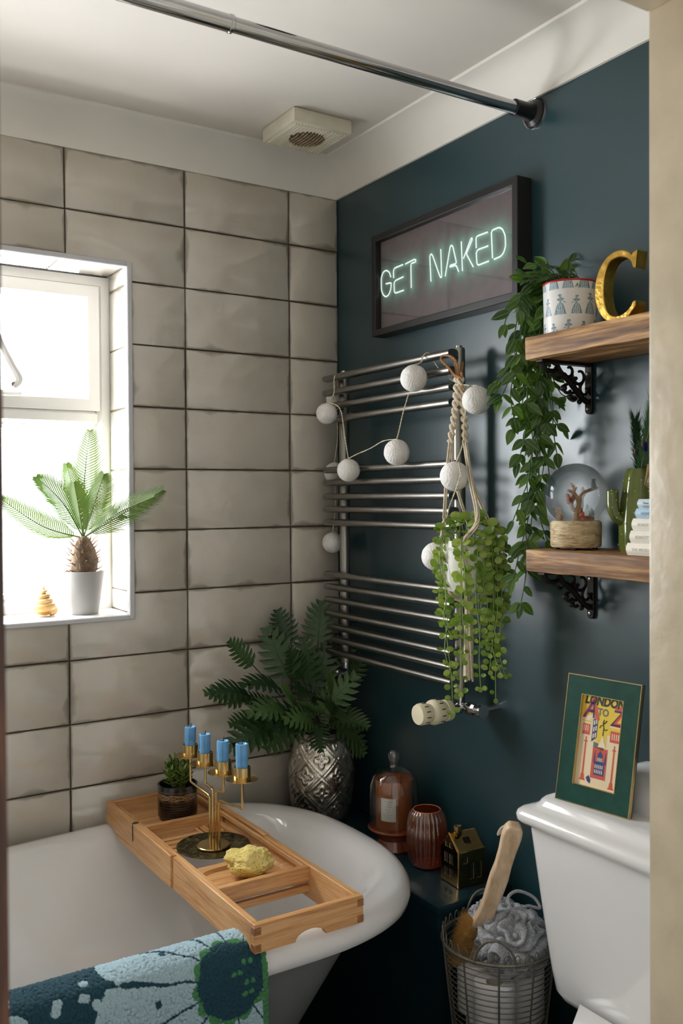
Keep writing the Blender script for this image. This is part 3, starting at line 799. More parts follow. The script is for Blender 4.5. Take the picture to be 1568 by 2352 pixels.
VINES = [  # pixel polylines of the hanging strands, plane y offset
 ([(1205, 660), (1190, 720), (1180, 790), (1190, 850)], .000), ([(1215, 670), (1198, 760), (1172, 860), (1150, 915)], .012),
 ([(1220, 660), (1205, 760), (1190, 830), (1172, 900), (1180, 960)], -.006), ([(1228, 690), (1215, 800), (1210, 900), (1205, 1000), (1190, 1060)], .004),
 ([(1232, 680), (1222, 800), (1222, 930), (1222, 1050), (1218, 1130), (1205, 1200), (1212, 1265), (1206, 1330), (1196, 1385)], .006),
 ([(1236, 690), (1228, 820), (1228, 960), (1215, 1090), (1195, 1150), (1178, 1195)], .000), ([(1240, 720), (1240, 840), (1250, 930), (1252, 1010), (1245, 1090), (1222, 1150)], -.010),
 ([(1246, 760), (1255, 850), (1268, 920), (1270, 985), (1278, 1040)], -.008), ([(1248, 780), (1262, 850), (1285, 900), (1298, 910)], -.010),
 ([(1246, 790), (1258, 880), (1270, 960), (1290, 985)], -.012), ([(1238, 760), (1236, 900), (1240, 1030), (1234, 1130), (1240, 1190), (1256, 1240)], -.004),
 ([(1226, 720), (1212, 850), (1215, 960), (1232, 1060), (1225, 1140), (1215, 1230), (1195, 1260)], .010), ([(1212, 690), (1195, 790), (1205, 880), (1195, 940), (1178, 985)], .010),
 ([(1232, 900), (1226, 1010), (1210, 1100), (1214, 1180), (1192, 1270), (1178, 1330)], .016), ([(1250, 840), (1240, 930), (1234, 1010), (1256, 1060), (1262, 1110)], -.006),
 ([(1218, 640), (1196, 690), (1168, 720), (1158, 745)], .008), ([(1222, 700), (1200, 800), (1165, 850), (1140, 880)], .020)]
rr = random.Random(5); nleaf = 0
def put_leaf(p, d, L, par, ms, nrm=None):
    n = nrm or Vector((-.55+rr.uniform(-.5, .5), -.6+rr.uniform(-.5, .5), .45+rr.uniform(-.4, .5)))
    inst(rr.choice(ms), 'leaf', par, aim(p, d, n, L*rr.uniform(.9, 1.15), L))
for pl, off in VINES:
    pts = [W(u, v, 1, -.855+off) for u, v in pl]
    st = [Vector((pc.x+rr.uniform(-.02, .02), pc.y+.02, topz-.012)), Vector((pc.x-.01, pc.y+.045, topz+.018))] if pl[0][1] < 900 else []
    if st and pl[0][1] > 700: st.append(Vector((pts[0].x, -.868, Z1t+.04)))
    path = catmull(st+pts, 8)
    MB().tube(path, .0011, 5).build('stem', M_stem, t)
    s = 0; nxt = .01; side = 1
    for i in range(1, len(path)):
        d = path[i]-path[i-1]; s += d.length
        if path[i].z > topz+.005 and rr.random() < .3: continue
        if s > nxt and path[i].y > -.886:
            nxt = s+rr.uniform(.024, .033); side = -side
            dd = d.normalized(); lat = Vector((rr.uniform(-.9, .4), rr.uniform(-.35, .55), 0)) if path[i].y < -.868 else Vector((rr.uniform(-.8, .8), rr.uniform(-.6, .6), 0))
            lat = (_r*side*rr.uniform(.5, 1.0)+Vector((0, .2, 0))+lat*.35)
            for q in range(rr.choice((1, 2, 2))):
                ldir = (dd*rr.uniform(.3, .9)+lat*(1 if q == 0 else -1)+Vector((0, 0, -.25))).normalized()
                L = rr.uniform(.027, .040)
                e = path[i]+ldir*L
                if e.x > -.004: ldir.x = -abs(ldir.x); 
                if e.y < -.887 and Z1b-.01 < e.z < Z1t+.01: ldir.y = abs(ldir.y)
                if e.y < -.887 and Z2b-.01 < e.z < Z2t+.01: ldir.y = abs(ldir.y)
                put_leaf(path[i], ldir, L, t, vl); nleaf += 1
    put_leaf(path[-1], (path[-1]-path[-2]), .033, t, vl); nleaf += 1
# crown above the pot
for i in range(34):
    a = rr.uniform(0, 2*PI); r0 = rr.uniform(.005, .035)
    b0 = Vector((pc.x+r0*math.cos(a), pc.y+r0*math.sin(a), topz-.008))
    tgt = W(rr.uniform(1200, 1320), rr.uniform(598, 660), 1, rr.uniform(-.96, -.87))
    mid = (b0+tgt)/2+Vector((0, 0, .012))
    MB().tube(catmull([b0, mid, tgt], 5), .0009, 4).build('stem', M_stem, t)
    put_leaf(tgt, (tgt-mid)+Vector((rr.uniform(-.02, .02), rr.uniform(-.02, .02), rr.uniform(-.01, .015))), rr.uniform(.024, .036), t, vl)
    if rr.random() < .7: put_leaf(mid, (tgt-mid)*.3+_r*rr.uniform(-.03, .03)+Vector((0, 0, .01)), rr.uniform(.02, .03), t, vl)

# ------------------------------------------------------------------ snow globe
gc = Vector((-.075, -.947, Z2t)); GR = .0580; gz = 1.2385+.008+.034+GR-.008
t = thing('snow_globe', gc, 'glass snow globe with woodland tree and animals on birch bark base', 'snow globe')
def bark():
    k = N('birch_bark'); co = k.coord(); a = k.noise(k.scale(co, (1, 1, 3)), 30, 6, .7, .8); b = k.noise(k.scale(co, (1, 1, 6)), 60, 4)
    c = k.ramp(a, [(.3, lin(140, 110, 72)), (.5, lin(212, 188, 146)), (.7, lin(238, 224, 192))])
    return k.bsdf(c, .45, 0, k.bump(k.math('ADD', a, b), 1.0, .004))
br = .0465
MB().lathe([(.0001, .005), (br-.002, .005), (br, .008), (br, .0500), (br-.003, .0535), (.025, .0535)], 96, gc, fn=lambda a, z, r: r*(1+.018*noise.noise(Vector((math.cos(a)*3, math.sin(a)*3, z*90)))) if r > .04 else r).build('bark_base', bark(), t)
for a in (0.6, 2.2, 3.8, 5.3):
    MB().lathe([(.0001, 0), (.005, 0), (.005, .0055), (.0001, .0055)], 10, (gc.x+.034*math.cos(a), gc.y+.034*math.sin(a), gc.z)).build('foot', M_black, t)
gcz = gc.z+.0528+math.sqrt(GR**2-.031**2)
k = N('globe_glass'); gb = k.n('ShaderNodeBsdfGlass'); gb.inputs['IOR'].default_value = 1.33; gb.inputs['Roughness'].default_value = 0; gb.inputs[0].default_value = (.97, .985, .985, 1)
tr = k.n('ShaderNodeBsdfTransparent'); mx = k.n('ShaderNodeMixShader'); mx.inputs[0].default_value = .35; k.l(gb.outputs[0], mx.inputs[1]); k.l(tr.outputs[0], mx.inputs[2])
M_globe = k.done(mx.outputs[0])
MB().uvball((gc.x, gc.y, gcz), GR, 64, 40).build('glass_ball', M_globe, t)
M_bark2 = mat('figurine_bark', (150, 118, 84), .6, var=.4, vs=120, bump=.6, bs=200)
fz = gc.z+.0537
tree = MB(); cx0, cy0 = gc.x, gc.y
def T_(dx, dz, dd=0): return Vector((cx0, cy0, fz))+_r*dx+_f*dd*1.0+Vector((0, 0, dz))
tree.tube([T_(.004, 0), T_(.003, .02), T_(.006, .034), T_(.007, .046)], [.008, .006, .0048, .004], 9)
tree.tube([T_(.006, .034), T_(.001, .044), T_(-.004, .052), T_(-.012, .054)], [.004, .0034, .0028, .0022], 7)
tree.tube([T_(-.004, .052), T_(.001, .059)], [.0028, .002], 7)
tree.tube([T_(.007, .044), T_(.013, .052), T_(.022, .055), T_(.030, .058)], [.0038, .003, .0024, .0016], 7)
tree.tube([T_(.012, .05), T_(.009, .058)], [.0026, .0016], 7)
tree.tube([T_(.004, .022), T_(-.005, .028), T_(-.008, .036)], [.004, .003, .0026], 7)
tree.build('tree_figure', M_bark2, t)
MB().ball(T_(-.004, .0605), .0026, 2).ball(T_(-.006, .0635), .0016, 2).build('bird_figure', mat('orange_paint', (196, 104, 44), .5), t)
MB().ball(T_(.024, .0605), .0042, 2, (1, 1, 1.25)).ball(T_(.024, .066), .0032, 2).ball(T_(.022, .069), .0012, 1).ball(T_(.026, .069), .0012, 1).build('owl_figure', mat('owl_paint', (54, 48, 46), .6, var=.4, vs=300), t)
sq = MB().ball(T_(-.010, .040), .0046, 2, (1, 1, 1.3)).ball(T_(-.012, .047), .003, 2); sq.tube([T_(-.006, .036), T_(-.003, .042), T_(-.005, .049)], [.0022, .003, .0014], 7)
sq.build('squirrel_figure', mat('russet_paint', (140, 74, 44), .6, var=.3, vs=200), t)
fx = MB().ball(T_(.012, .010, -.012), .0065, 2, (1.5, 1, .9)).ball(T_(.006, .017, -.012), .0042, 2); fx.tube([T_(.018, .008, -.012), T_(.026, .004, -.012), T_(.030, .002, -.010)], [.003, .004, .0014], 7)
fx.tube([T_(.004, .010, -.013), T_(.003, 0, -.013)], .0018, 6); fx.tube([T_(.0045, .02, -.012), T_(.003, .0235, -.012)], [.0016, .0004], 5); fx.tube([T_(.008, .02, -.012), T_(.0085, .0235, -.012)], [.0016, .0004], 5)
fx.build('fox_figure', mat('fox_paint', (172, 92, 56), .5, var=.25, vs=200), t)
de = MB().ball(T_(-.026, .013), .0052, 2, (1, 1.3, 1)).ball(T_(-.028, .0225), .0034, 2, (1, 1, 1.1))
for dx, dd in ((-.029, -.003), (-.023, -.003), (-.029, .004), (-.023, .004)): de.tube([T_(dx, .012, dd), T_(dx, 0, dd)], .0016, 6)
de.tube([T_(-.026, .015), T_(-.028, .022)], [.003, .0024], 7)
for s in (-1, 1): de.tube([T_(-.028, .025), T_(-.030+s*.003, .029), T_(-.030+s*.006, .031)], [.001, .0009, .0006], 5)
de.build('deer_figure', mat('deer_paint', (170, 126, 88), .5, var=.3, vs=200), t)
pn = MB()
for i in range(4): pn.lathe([(.0001, .010), (.003, .006), (.0085-.0015*i, 0), (.0001, .001)], 12, tuple(T_(.022, .003+i*.006, .004)))
pn.build('pine_figure', mat('pine_paint', (96, 128, 112), .6, var=.3, vs=200), t)
MB().lathe([(.0001, .0012), (.026, .001), (.030, 0)], 32, (cx0, cy0, fz)).build('snow_bed', M_ceramic, t)

# ------------------------------------------------------------------ cactus vase with feathers
cc = Vector((-.040, -1.066, Z2t)); CH = .147
M_cactus = mat('green_glaze', (86, 98, 40), .16, var=.3, vs=18, bump=.2, bs=60, Coat_Weight=.4)
t = thing('cactus_vase', cc, 'glossy olive green ceramic cactus vase with one arm on the lower shelf', 'vase')
prof = [(.0001, 0), (.033, 0), (.0355, .006), (.036, .05), (.033, .09), (.027, .128), (.0235, .143), (.0215, .147), (.019, .145), (.019, .1), (.0001, .1)]
def flute(a, z, r): return r*(1+.03*math.cos(8*a)) if r > .02 else r
MB().lathe(prof, 64, cc, fn=flute).build('vase_body', M_cactus, t)
ap = [cc-_r*.020+Vector((0, 0, .052)), cc-_r*.040+Vector((0, 0, .060)), cc-_r*.048+Vector((0, 0, .078)), cc-_r*.049+Vector((0, 0, .102)), cc-_r*.049+Vector((0, 0, .108)), cc-_r*.049+Vector((0, 0, .1105))]
ap = catmull(ap, 4); MB().tube(ap, [.0105]*(len(ap)-7)+[.0105, .0102, .0098, .009, .0075, .005, .001], 16).build('arm', M_cactus, t)
dots = []
for i in range(8):
    for j in range(7):
        a = i*PI/4+PI/8*(j % 2); z = .012+j*.019
        # radius by interpolation
        for (r0, z0), (r1, z1) in zip(prof[1:8], prof[2:9]):
            if z0 <= z <= z1: r = r0+(r1-r0)*(z-z0)/(z1-z0)
        dots.append(Vector((cc.x+flute(a, z, r)*math.cos(a), cc.y+flute(a, z, r)*math.sin(a), cc.z+z)))
M_dot = mat('pale_green_glaze', (150, 156, 92), .25)
dme = MB().ball((0, 0, 0), .0017, 1).mesh('spine_dot', M_dot)
for d in dots: inst(dme, 'spine_dot', t, Matrix.Translation(d))
for i in range(7): inst(dme, 'spine_dot', t, Matrix.Translation(ap[4+i*2]-_f*.0098+_r*(.004 if i % 2 else -.004)) if 4+i*2 < len(ap)-4 else Matrix.Translation(ap[6]-_r*.0104))
# peacock feathers
M_barb = leaf_mat('feather_barb', (30, 62, 36), (74, 120, 76), .35, .15)
M_eye = mat('feather_eye', (44, 34, 120), .3, .4, var=.3, vs=100); M_eye2 = mat('feather_eye_bronze', (110, 86, 60), .35, .3)
M_shaft = mat('feather_shaft', (150, 140, 110), .6)
def feather(tip, label, w, seed):
    rr2 = random.Random(seed); base = cc+Vector((rr2.uniform(-.006, .006), rr2.uniform(-.006, .006), .104))
    t = thing('peacock_feather', base, label, 'feather', 'peacock feathers in the cactus vase')
    mid = (base+tip)/2+Vector((0, 0, .006)); path = catmull([base, mid, tip], 10)
    MB().tube(path, [.0011]*(len(path)-4)+[.0009, .0007, .0005, .0003], 5).build('shaft', M_shaft, t)
    m = MB()
    for i in range(150):
        f = i/149; k_ = .25+.75*f; p = path[int(k_*(len(path)-1))]; d = (tip-base).normalized()
        for s in (-1, 1):
            L = w*(.55+.6*f)*rr2.uniform(.8, 1.15); out = (d*(1.0+.5*f)+_r*s*rr2.uniform(.15, .60)*(1.1-.55*f)+_f*rr2.uniform(-.25, .25)).normalized()
            a = p; b = p+out*L*.6; c = p+out*L+_r*s*.003
            n = out.cross(_f).normalized()*.0006
            m.add([a-n, a+n, b-n, b+n, c], [(0, 1, 3, 2), (2, 3, 4)])
    m.build('barbs', M_barb, t, smooth=0)
    e = path[int(.55*(len(path)-1))]-_f*.003
    MB().ball(e, .006, 2, (1, .25, 1.5)).build('eye_spot', M_eye, t); MB().ball(e+Vector((0, .0006, .004))-_f*-.0006, .009, 2, (1, .15, 1.3)).build('eye_ring', M_eye2, t)
feather(W(1497, 952, 0, -.05), 'peacock feather with a broad green tip in the cactus vase', .046, 1)
feather(W(1460, 985, 0, -.035), 'peacock feather with dark thin fronds leaning from the cactus vase', .036, 2)
feather(W(1512, 960, 0, -.03), 'peacock feather with a blue eye beside the brass terrarium', .044, 3)

# ------------------------------------------------------------------ books
BK = [(1437, (236, 229, 214), .0205, 'THE WORST-CASE', (200, 190, 172), 'thick cream book at the bottom of the stack on the shelf'),
      (1445, (232, 226, 214), .0205, "SCHOTT'S FOOD", (176, 166, 150), "cream book marked SCHOTT'S FOOD in the stack"),
      (1450, (234, 228, 216), .0200, "SCHOTT'S OR", (186, 176, 160), "cream book marked SCHOTT'S OR above the food one"),
      (1458, (176, 204, 222), .0165, 'HOW TO', (110, 140, 168), 'pale blue book marked HOW TO in the stack'),
      (1463, (200, 216, 226), .0150, 'Piven, Borgenicht,\nand Jordan', (60, 66, 74), 'light grey blue book on top of the stack, with author names')]
z = Z2t; BX = -.136
M_pages = mat('book_pages', (226, 216, 194), .9, var=.1, vs=200)
for i, (u, colr, th, tx, tc, lab) in enumerate(BK):
    y1 = W(u, 1262-26*i, 0, BX).y; y0 = y1-.180; x1 = BX+.108
    t = thing('book', ((BX+x1)/2, (y0+y1)/2, z), lab, 'book', 'books stacked on the lower shelf')
    M_cov = mat('book_cover', colr, .55, var=.05, vs=30, bump=.1, bs=300)
    m = MB(); m.box((BX+.003, y0, z), (x1, y1, z+.0022), .0006).box((BX+.003, y0, z+th-.0022), (x1, y1, z+th), .0006)
    m.build('cover', M_cov, t)
    # rounded spine
    n = 10; pr_ = [(BX+.004-.0045*math.sin(PI*i_/n), z+th*i_/n) for i_ in range(n+1)]
    vs = [(x, y0, zz) for x, zz in pr_]+[(x, y1, zz) for x, zz in pr_]; k_ = n+1
    sp = MB().add(vs, [(a, a+1, k_+a+1, k_+a) for a in range(n)]+[tuple(range(k_)), tuple(range(k_, 2*k_))]).build('spine', M_cov, t)
    MB().box((BX+.006, y0+.003, z+.0022), (x1-.003, y1-.003, z+th-.0022)).build('pages', M_pages, t)
    Mt = Matrix(((0, 0, -1, BX-.0008), (-1, 0, 0, y1-.012), (0, 1, 0, z+th*.5-.0025+(.0018 if '\n' in tx else 0)), (0, 0, 0, 1)))
    text_mesh(tx, .0068 if '\n' not in tx else .0052, Mt, .0001, align='LEFT').build('lettering', mat('spine_ink', tc, .6), sp, smooth=0)
    z += th+.0002
# geometric brass terrarium on the books
tcx = W(1533, 1085, 0, -.088); R0 = .040; tcx.z = z+R0*.96
t = thing('terrarium', (tcx.x, tcx.y, z), 'geometric brass framed glass terrarium on top of the books', 'terrarium')
b = bmesh.new(); bmesh.ops.create_icosphere(b, subdivisions=1, radius=R0)
Mrot = Matrix.Translation(tcx) @ Matrix.Rotation(.45, 4, 'Z') @ Matrix.Scale(1.0, 4)
minz = min((Mrot @ v.co).z for v in b.verts); Mrot = Matrix.Translation((0, 0, z-minz+.0012)) @ Mrot
for e in b.edges: MB().tube([Mrot @ e.verts[0].co, Mrot @ e.verts[1].co], .0014, 6).build('brass_edge', M_brass, t)
M_clear = thin_glass('clear_glass')
for f in b.faces:
    MB().add([Mrot @ v.co for v in f.verts], [(0, 1, 2)]).build('pane', M_clear, t)
b.free()

# ------------------------------------------------------------------ pipe boxing beside the bath
BXX = -.203; BXY = -.692; BOXZ = .505
t = thing('pipe_boxing', (BXX/2, BXY/2, 0), 'teal painted pipe boxing ledge between the bath and the wall', 'ledge')
M_tealgloss = mat('teal_satin_board', (20, 46, 54), .22, var=.15, vs=6, bump=.15, bs=25)
MB().box((BXX, BXY, BOXZ-.018), (-.001, -.012, BOXZ), .002, 2).build('top_board', M_tealgloss, t)
MB().box((BXX+.001, BXY+.001, 0), (-.001, BXY+.019, BOXZ-.018)).build('front_board', M_tealgloss, t)
MB().box((BXX+.001, BXY+.019, 0), (BXX+.019, -.012, BOXZ-.018)).build('side_board', M_tealgloss, t)
t = thing('floor_step', (-.14, -.82, 0), 'low teal step on the floor carrying the wire basket', 'step')
MB().box((-.285, -.935, .19), (-.001, BXY-.001, .208), .002).build('tread', M_tealgloss, t)
MB().box((-.283, -.933, 0), (-.003, BXY-.003, .19)).build('riser', M_tealgloss, t)

# ------------------------------------------------------------------ bath
BCY = -.402; BA = .79; BBW = .389; BX1 = -.186; BCX = BX1-BA
def bath_pt(a, inset, z):
    'superelliptic ends, straight sides'
    r = BBW-inset; c, s = math.cos(a), math.sin(a); n = 2.55
    k = (abs(c)**n+abs(s)**n)**(-1/n)
    x = r*k*c; y = r*k*s
    half = BA-BBW
    xx = BCX+x+(half if c >= 0 else -half); yy = BCY+y
    if y > 0: yy -= .085*ss(-.78, -.97, xx)*ss(0, .3, y)
    return (xx, yy, z)
prof = [(.335, .06), (.315, .075), (.275, .15), (.195, .30), (.120, .44), (.085, .50), (.060, .522), (.030, .523), (.012, .524), (.003, .531), (.0, .545), (.003, .560), (.012, .572), (.026, .579), (.042, .580), (.056, .577), (.070, .568), (.085, .552), (.115, .50), (.170, .40), (.235, .28), (.275, .215), (.31, .19), (.345, .178), (.375, .175)]
NA = 128
angs = []
for j in range(NA):
    a = 2*PI*j/NA; angs.append(a+.12*math.sin(2*a))
t = thing('bathtub', (BCX, BCY, 0), 'white roll top bath under the window', 'bathtub')
def ringmesh(pr):
    vs = []; fs = []; n = len(pr)
    for a in angs:
        for ins, z in pr: vs.append(bath_pt(a, ins, z))
    for j in range(NA):
        k_ = (j+1) % NA
        for i in range(n-1): fs.append((j*n+i, k_*n+i, k_*n+i+1, j*n+i+1))
    return MB().add(vs, fs), n
m, n = ringmesh(prof[6:]); m.f.append(tuple(j*n+n-1 for j in range(NA)))
m.build('tub', M_ceramic, t, 60)
m, n = ringmesh(prof[:8]); m.f.append(tuple(j*n for j in range(NA)))
m.build('outer_skirt', mat('grey_bath_paint', (150, 152, 152), .45, var=.04), t, 60)
for x in (BCX-.45, BCX+.40):
    for y in (BCY-.12, BCY+.12): MB().lathe([(.0001, 0), (.03, 0), (.028, .03), (.022, .065)], 16, (x, y, 0)).build('foot', M_chrome, t)

# ------------------------------------------------------------------ bamboo bath tray
TX0, TX1 = -.676, -.454; TZb, TZt = .5815, .630
t = thing('bath_tray', ((TX0+TX1)/2, -.42, TZb), 'extending bamboo bath tray laid across the bath', 'tray')
rw = .0125
def rail(name, x0, x1, y0, y1, z0, z1, m_): return MB().box((x0, y0, z0), (x1, y1, z1), .0012).build(name, m_, t)
yF0, yF1, yN0, yN1 = -.047, -.443, -.449, -.790
def skewrail(name, x0, x1, ya, yb, zdrop_at=None):
    # rail whose lower edge is cut up near its outer end so that it clears the rim
    y_out, y_in = ya, yb
    s = 1 if y_in > y_out else -1
    poly = [(y_out, TZb), (y_out+s*.055, TZb), (y_out+s*.085, TZb-.016), (y_in, TZb-.016), (y_in, TZt), (y_out, TZt)]
    Mx = Matrix(((0, 0, 1, x0), (1, 0, 0, 0), (0, 1, 0, 0), (0, 0, 0, 1)))
    return MB().prism(poly, x1-x0, Mx).build(name, M_bamboo, t, bevel=.0012)
skewrail('far_rail', TX0, TX0+rw, yF0, yF1); skewrail('far_rail', TX1-rw, TX1, yF0, yF1)
skewrail('near_rail', TX0+.003, TX0+.003+rw, yN1, yN0); skewrail('near_rail', TX1-.003-rw, TX1-.003, yN1, yN0)
rail('far_end', TX0+rw, TX1-rw, yF0-.0125, yF0, TZb+.004, TZt, M_bamboo_x)
# near end with the arched finger notch
n0, n1 = TX0+.003+rw, TX1-.003-rw
arc = [((n0+n1)/2+.030*math.cos(a), TZb+.016*math.sin(a)) for a in [PI-PI*i/10 for i in range(11)]]
poly = [(TX0+.003, TZb)]+arc+[(TX1-.003, TZb), (TX1-.003, TZt), (TX0+.003, TZt)]
MB().prism(poly, .0125, Matrix(((1, 0, 0, 0), (0, 0, -1, yN1), (0, 1, 0, 0), (0, 0, 0, 1)))).build('near_end', M_bamboo_x, t, bevel=.001)
for x0 in (TX0+.003, TX1-.003-rw):                      # dovetail fingers of the near corners
    for z0 in (TZb+.002, TZt-.018): MB().box((x0-.0006 if x0 < -.5 else x0+.0, yN1-.0131, z0), (x0+rw*(1 if x0 < -.5 else 1.06), yN1+.0004, z0+.013), .0005).build('finger_joint', wood('bamboo_end_grain', (120, 76, 42), (150, 100, 58), (170, 120, 74), (6, 6, 6), .5, 20, .1), t)
c0, c1 = TX0+rw+.004, TX1-rw-.004
zb = TZb+.016
MB().box((c0, -.235, zb), (c1, -.085, zb+.008), .001).build('far_board', M_bamboo_x, t)
MB().box((c0, -.250, zb-.004), (c1, -.236, TZt-.004), .001).build('cross_bar', M_bamboo_x, t)
for i in range(4):
    y = -.275-i*.024; MB().box((c0, y-.016, zb-.002), (c0+.118, y, zb+.006), .001).build('slat', M_bamboo_x, t)
for i in range(3):
    x = c1-.062+i*.023; MB().box((x, -.478, zb), (x+.013, -.250, zb+.008), .001).build('long_slat', M_bamboo, t)
for i in range(6):
    y = -.275-i*.034; MB().box((c1-.062, y-.016, zb-.004), (c1-.003, y, zb+.002), .001).build('slat', M_bamboo_x, t)
MB().box((c0+.118, -.478, zb-.002), (c1-.066, -.25, zb+.006), .001).build('long_slat', M_bamboo, t)
# near board with its routed soap recess
pts = []
for i in range(36):
    a = 2*PI*i/36; c, s = math.cos(a), math.sin(a); pts.append(((c0+c1)/2+.080*math.copysign(abs(c)**.5, c), -.548+.050*math.copysign(abs(s)**.5, s)))
b = bmesh.new(); z1 = zb+.011
outer = []
for (px_, py_) in pts:
    dx, dy = px_-(c0+c1)/2, py_+.548
    k_ = min(((c1-c0)/2)/max(abs(dx), 1e-6), .068/max(abs(dy), 1e-6)); outer.append(((c0+c1)/2+dx*k_, -.548+dy*k_))
mm = MB(); nn = len(pts)
R3 = [[(x, y, z1-.011) for x, y in outer], [(x, y, z1) for x, y in outer], [(x, y, z1) for x, y in pts], [((c0+c1)/2+(x-(c0+c1)/2)*.94, -.548+(y+.548)*.92, z1-.006) for x, y in pts]]
mm.add([p for r in R3 for p in r], [(k_*nn+i, k_*nn+(i+1) % nn, (k_+1)*nn+(i+1) % nn, (k_+1)*nn+i) for k_ in range(3) for i in range(nn)]+[tuple(3*nn+i for i in range(nn)), tuple(range(nn))])
b.free(); mm.build('soap_board', M_bamboo_x, t, 30)
MB().box((c0-.003, -.634, zb+.001), (c1+.003, -.620, TZt-.002), .001).build('cross_bar', M_bamboo_x, t)
MB().box((c0-.003, -.634, zb-.018), (c1+.003, -.622, zb-.006), .001).build('cross_bar', M_bamboo_x, t)
for x0, x1 in ((TX0+rw+.003, TX0+rw+.010), (TX1-rw-.010, TX1-rw-.003)):
    MB().box((x0, -.620, TZt-.012), (x1, -.085, TZt-.003), .001).build('side_slat', M_bamboo, t)
# dark green wax drip on the far rail
d = MB(); p0 = W(311, 1890, 2, TZt+.0006)
d.ball(p0, .0075, 2, (1.0, .8, .22)); d.tube([p0+Vector((-.006, -.002, 0)), Vector((TX0-.0004, p0.y-.004, TZt-.006)), Vector((TX0-.0004, p0.y-.005, TZb+.012))], [.002, .0016, .0012], 6)
d.build('wax_drip', mat('dark_green_wax', (22, 44, 36), .4), t)

# ------------------------------------------------------------------ succulent
sp = W(408, 1876, 2, zb+.008); SR = .0450; SH = .078
sp = Vector((sp.x, sp.y, zb+.0085))
t = thing('succulent_pot', sp, 'black glazed pot with scratched gold lines on the bath tray', 'pot')
def blackpot(a, b):
    z = b
    c = (.010, .009, .009)
    for i in range(7):
        if abs(z-(.07+i*.07)) < .010: c = (.055, .030, .016)
    A = a*2*PI
    for i in range(4):
        for s in (-1, 1):
            w = .70+.085*math.sin(A*4+i*1.15)*s*(1 if i % 2 else .6)
            if abs(z-w) < .008 and .58 < z < .84: c = (.30, .17, .07)
    if abs(z-.57) < .008 or abs(z-.85) < .007: c = (.10, .06, .03)
    return c
MBp = MB(); MBp.grid(220, 90, lambda a, b: (sp.x+SR*(.93+.07*min(1, b*8))*math.cos(a*2*PI), sp.y+SR*(.93+.07*min(1, b*8))*math.sin(a*2*PI), sp.z+b*SH), blackpot)
MBp.build('pot_body', attr_mat('black_scratched_glaze', .16, Coat_Weight=.3), t, 60)
MB().lathe([(SR, SH-.001), (SR-.001, SH+.0008), (SR-.004, SH), (SR-.0045, SH-.014), (.0001, SH-.014)], 40, sp).build('rim', mat('black_glaze', (18, 16, 15), .15), t)
MB().lathe([(.0001, .0005), (SR*.93, .0005), (SR*.94, .002)], 40, sp).build('base', M_black, t)
M_succ = leaf_mat('succulent_leaf', (70, 96, 34), (128, 150, 60), .35, .15)
def fat_leaf(name, m_):
    mb = MB(); vs = []; fs = []; n, k_ = 7, 8
    for i in range(n+1):
        f = i/n; w = .26*math.sin(PI*(.08+.92*f)**.9)**.7 if i < n else .02; 
        for j in range(k_):
            a = 2*PI*j/k_; vs.append((w*math.cos(a), f, .35*w*math.sin(a)+.22*f*f))
    for i in range(n):
        for j in range(k_): fs.append((i*k_+j, i*k_+(j+1) % k_, (i+1)*k_+(j+1) % k_, (i+1)*k_+j))
    fs += [tuple(range(k_)), tuple(range(n*k_, (n+1)*k_))]
    return mb.add(vs, fs).mesh(name, m_, 80)
sl = fat_leaf('leaf', M_succ)
st = thing('succulent', sp+Vector((0, 0, SH-.014)), 'bushy green succulent growing from the black scratched pot', 'plant')
rs = random.Random(3)
stem_specs = [(0, 0, .070), (.016, .004, .058), (-.015, .006, .056), (.004, -.016, .050), (-.004, .016, .060), (.018, -.010, .044), (-.018, -.010, .046)]
for (dx, dy, hh) in stem_specs:
    b0 = sp+Vector((dx*.6, dy*.6, SH-.014)); tp = sp+Vector((dx*1.3, dy*1.3, SH-.014+hh))
    MB().tube([b0, tp], [.004, .0025], 7).build('stem', mat('succulent_stem', (92, 108, 50), .6), st)
    for i in range(15):
        f = .22+.78*i/14; p = b0+(tp-b0)*f; a = i*2.4+dx*99
        d = Vector((math.cos(a), math.sin(a), .15+.9*f**2)).normalized()
        L = .027*(1.05-.40*f); inst(sl, 'leaf', st, aim(p, d, Vector((0, 0, 1)), L*.95, L))

# ------------------------------------------------------------------ brass candelabra on a plate
pl = W(490, 1942, 2, zb+.014); PZ = zb+.0112
pl = Vector((pl.x, pl.y, PZ))
def plate_mat():
    k = N('mottled_brass_plate'); co = k.coord(); v = k.n('ShaderNodeTexVoronoi'); v.inputs['Scale'].default_value = 70; k.l(co, v.inputs[0])
    f = k.noise(co, 55, 5, .7, 1.0)
    c = k.ramp(f, [(.35, lin(34, 32, 18)), (.5, lin(84, 76, 44)), (.68, lin(168, 156, 110))])
    return k.bsdf(c, .3, .85, k.bump(f, .5, .003))
o = MB().lathe([(.0001, 0), (.066, 0), (.0765, .0035), (.0768, .0045), (.0755, .0048), (.066, .0018), (.0001, .0018)], 64, pl).build('dish', plate_mat())
o.data.transform(Matrix.Translation(-pl)); o.location = pl; tag(o, 'round mottled dark brass dish under the candelabra', 'dish')
cb = pl+Vector((0, 0, .0019))
t = thing('candelabra', cb, 'four arm brass candelabra on the bath tray', 'candelabra')
MB().lathe([(.0001, 0), (.033, 0), (.0345, .001), (.0345, .003), (.033, .0042), (.0001, .0046)], 48, cb).build('base', M_brass, t)
CUPX = cb.x+.004
cups = [W(437, 1737, 0, CUPX), W(471, 1756, 0, CUPX), W(513, 1776, 0, CUPX), W(556, 1792, 0, CUPX)]
stemy = [W(u, 1900, 0, cb.x).y for u in (482, 489, 496, 503)]
bend = [(1830, 1795), (1817, 1795), (1820, 1812), (1838, 1861)]   # stem top v, arm low v
M_wax = None
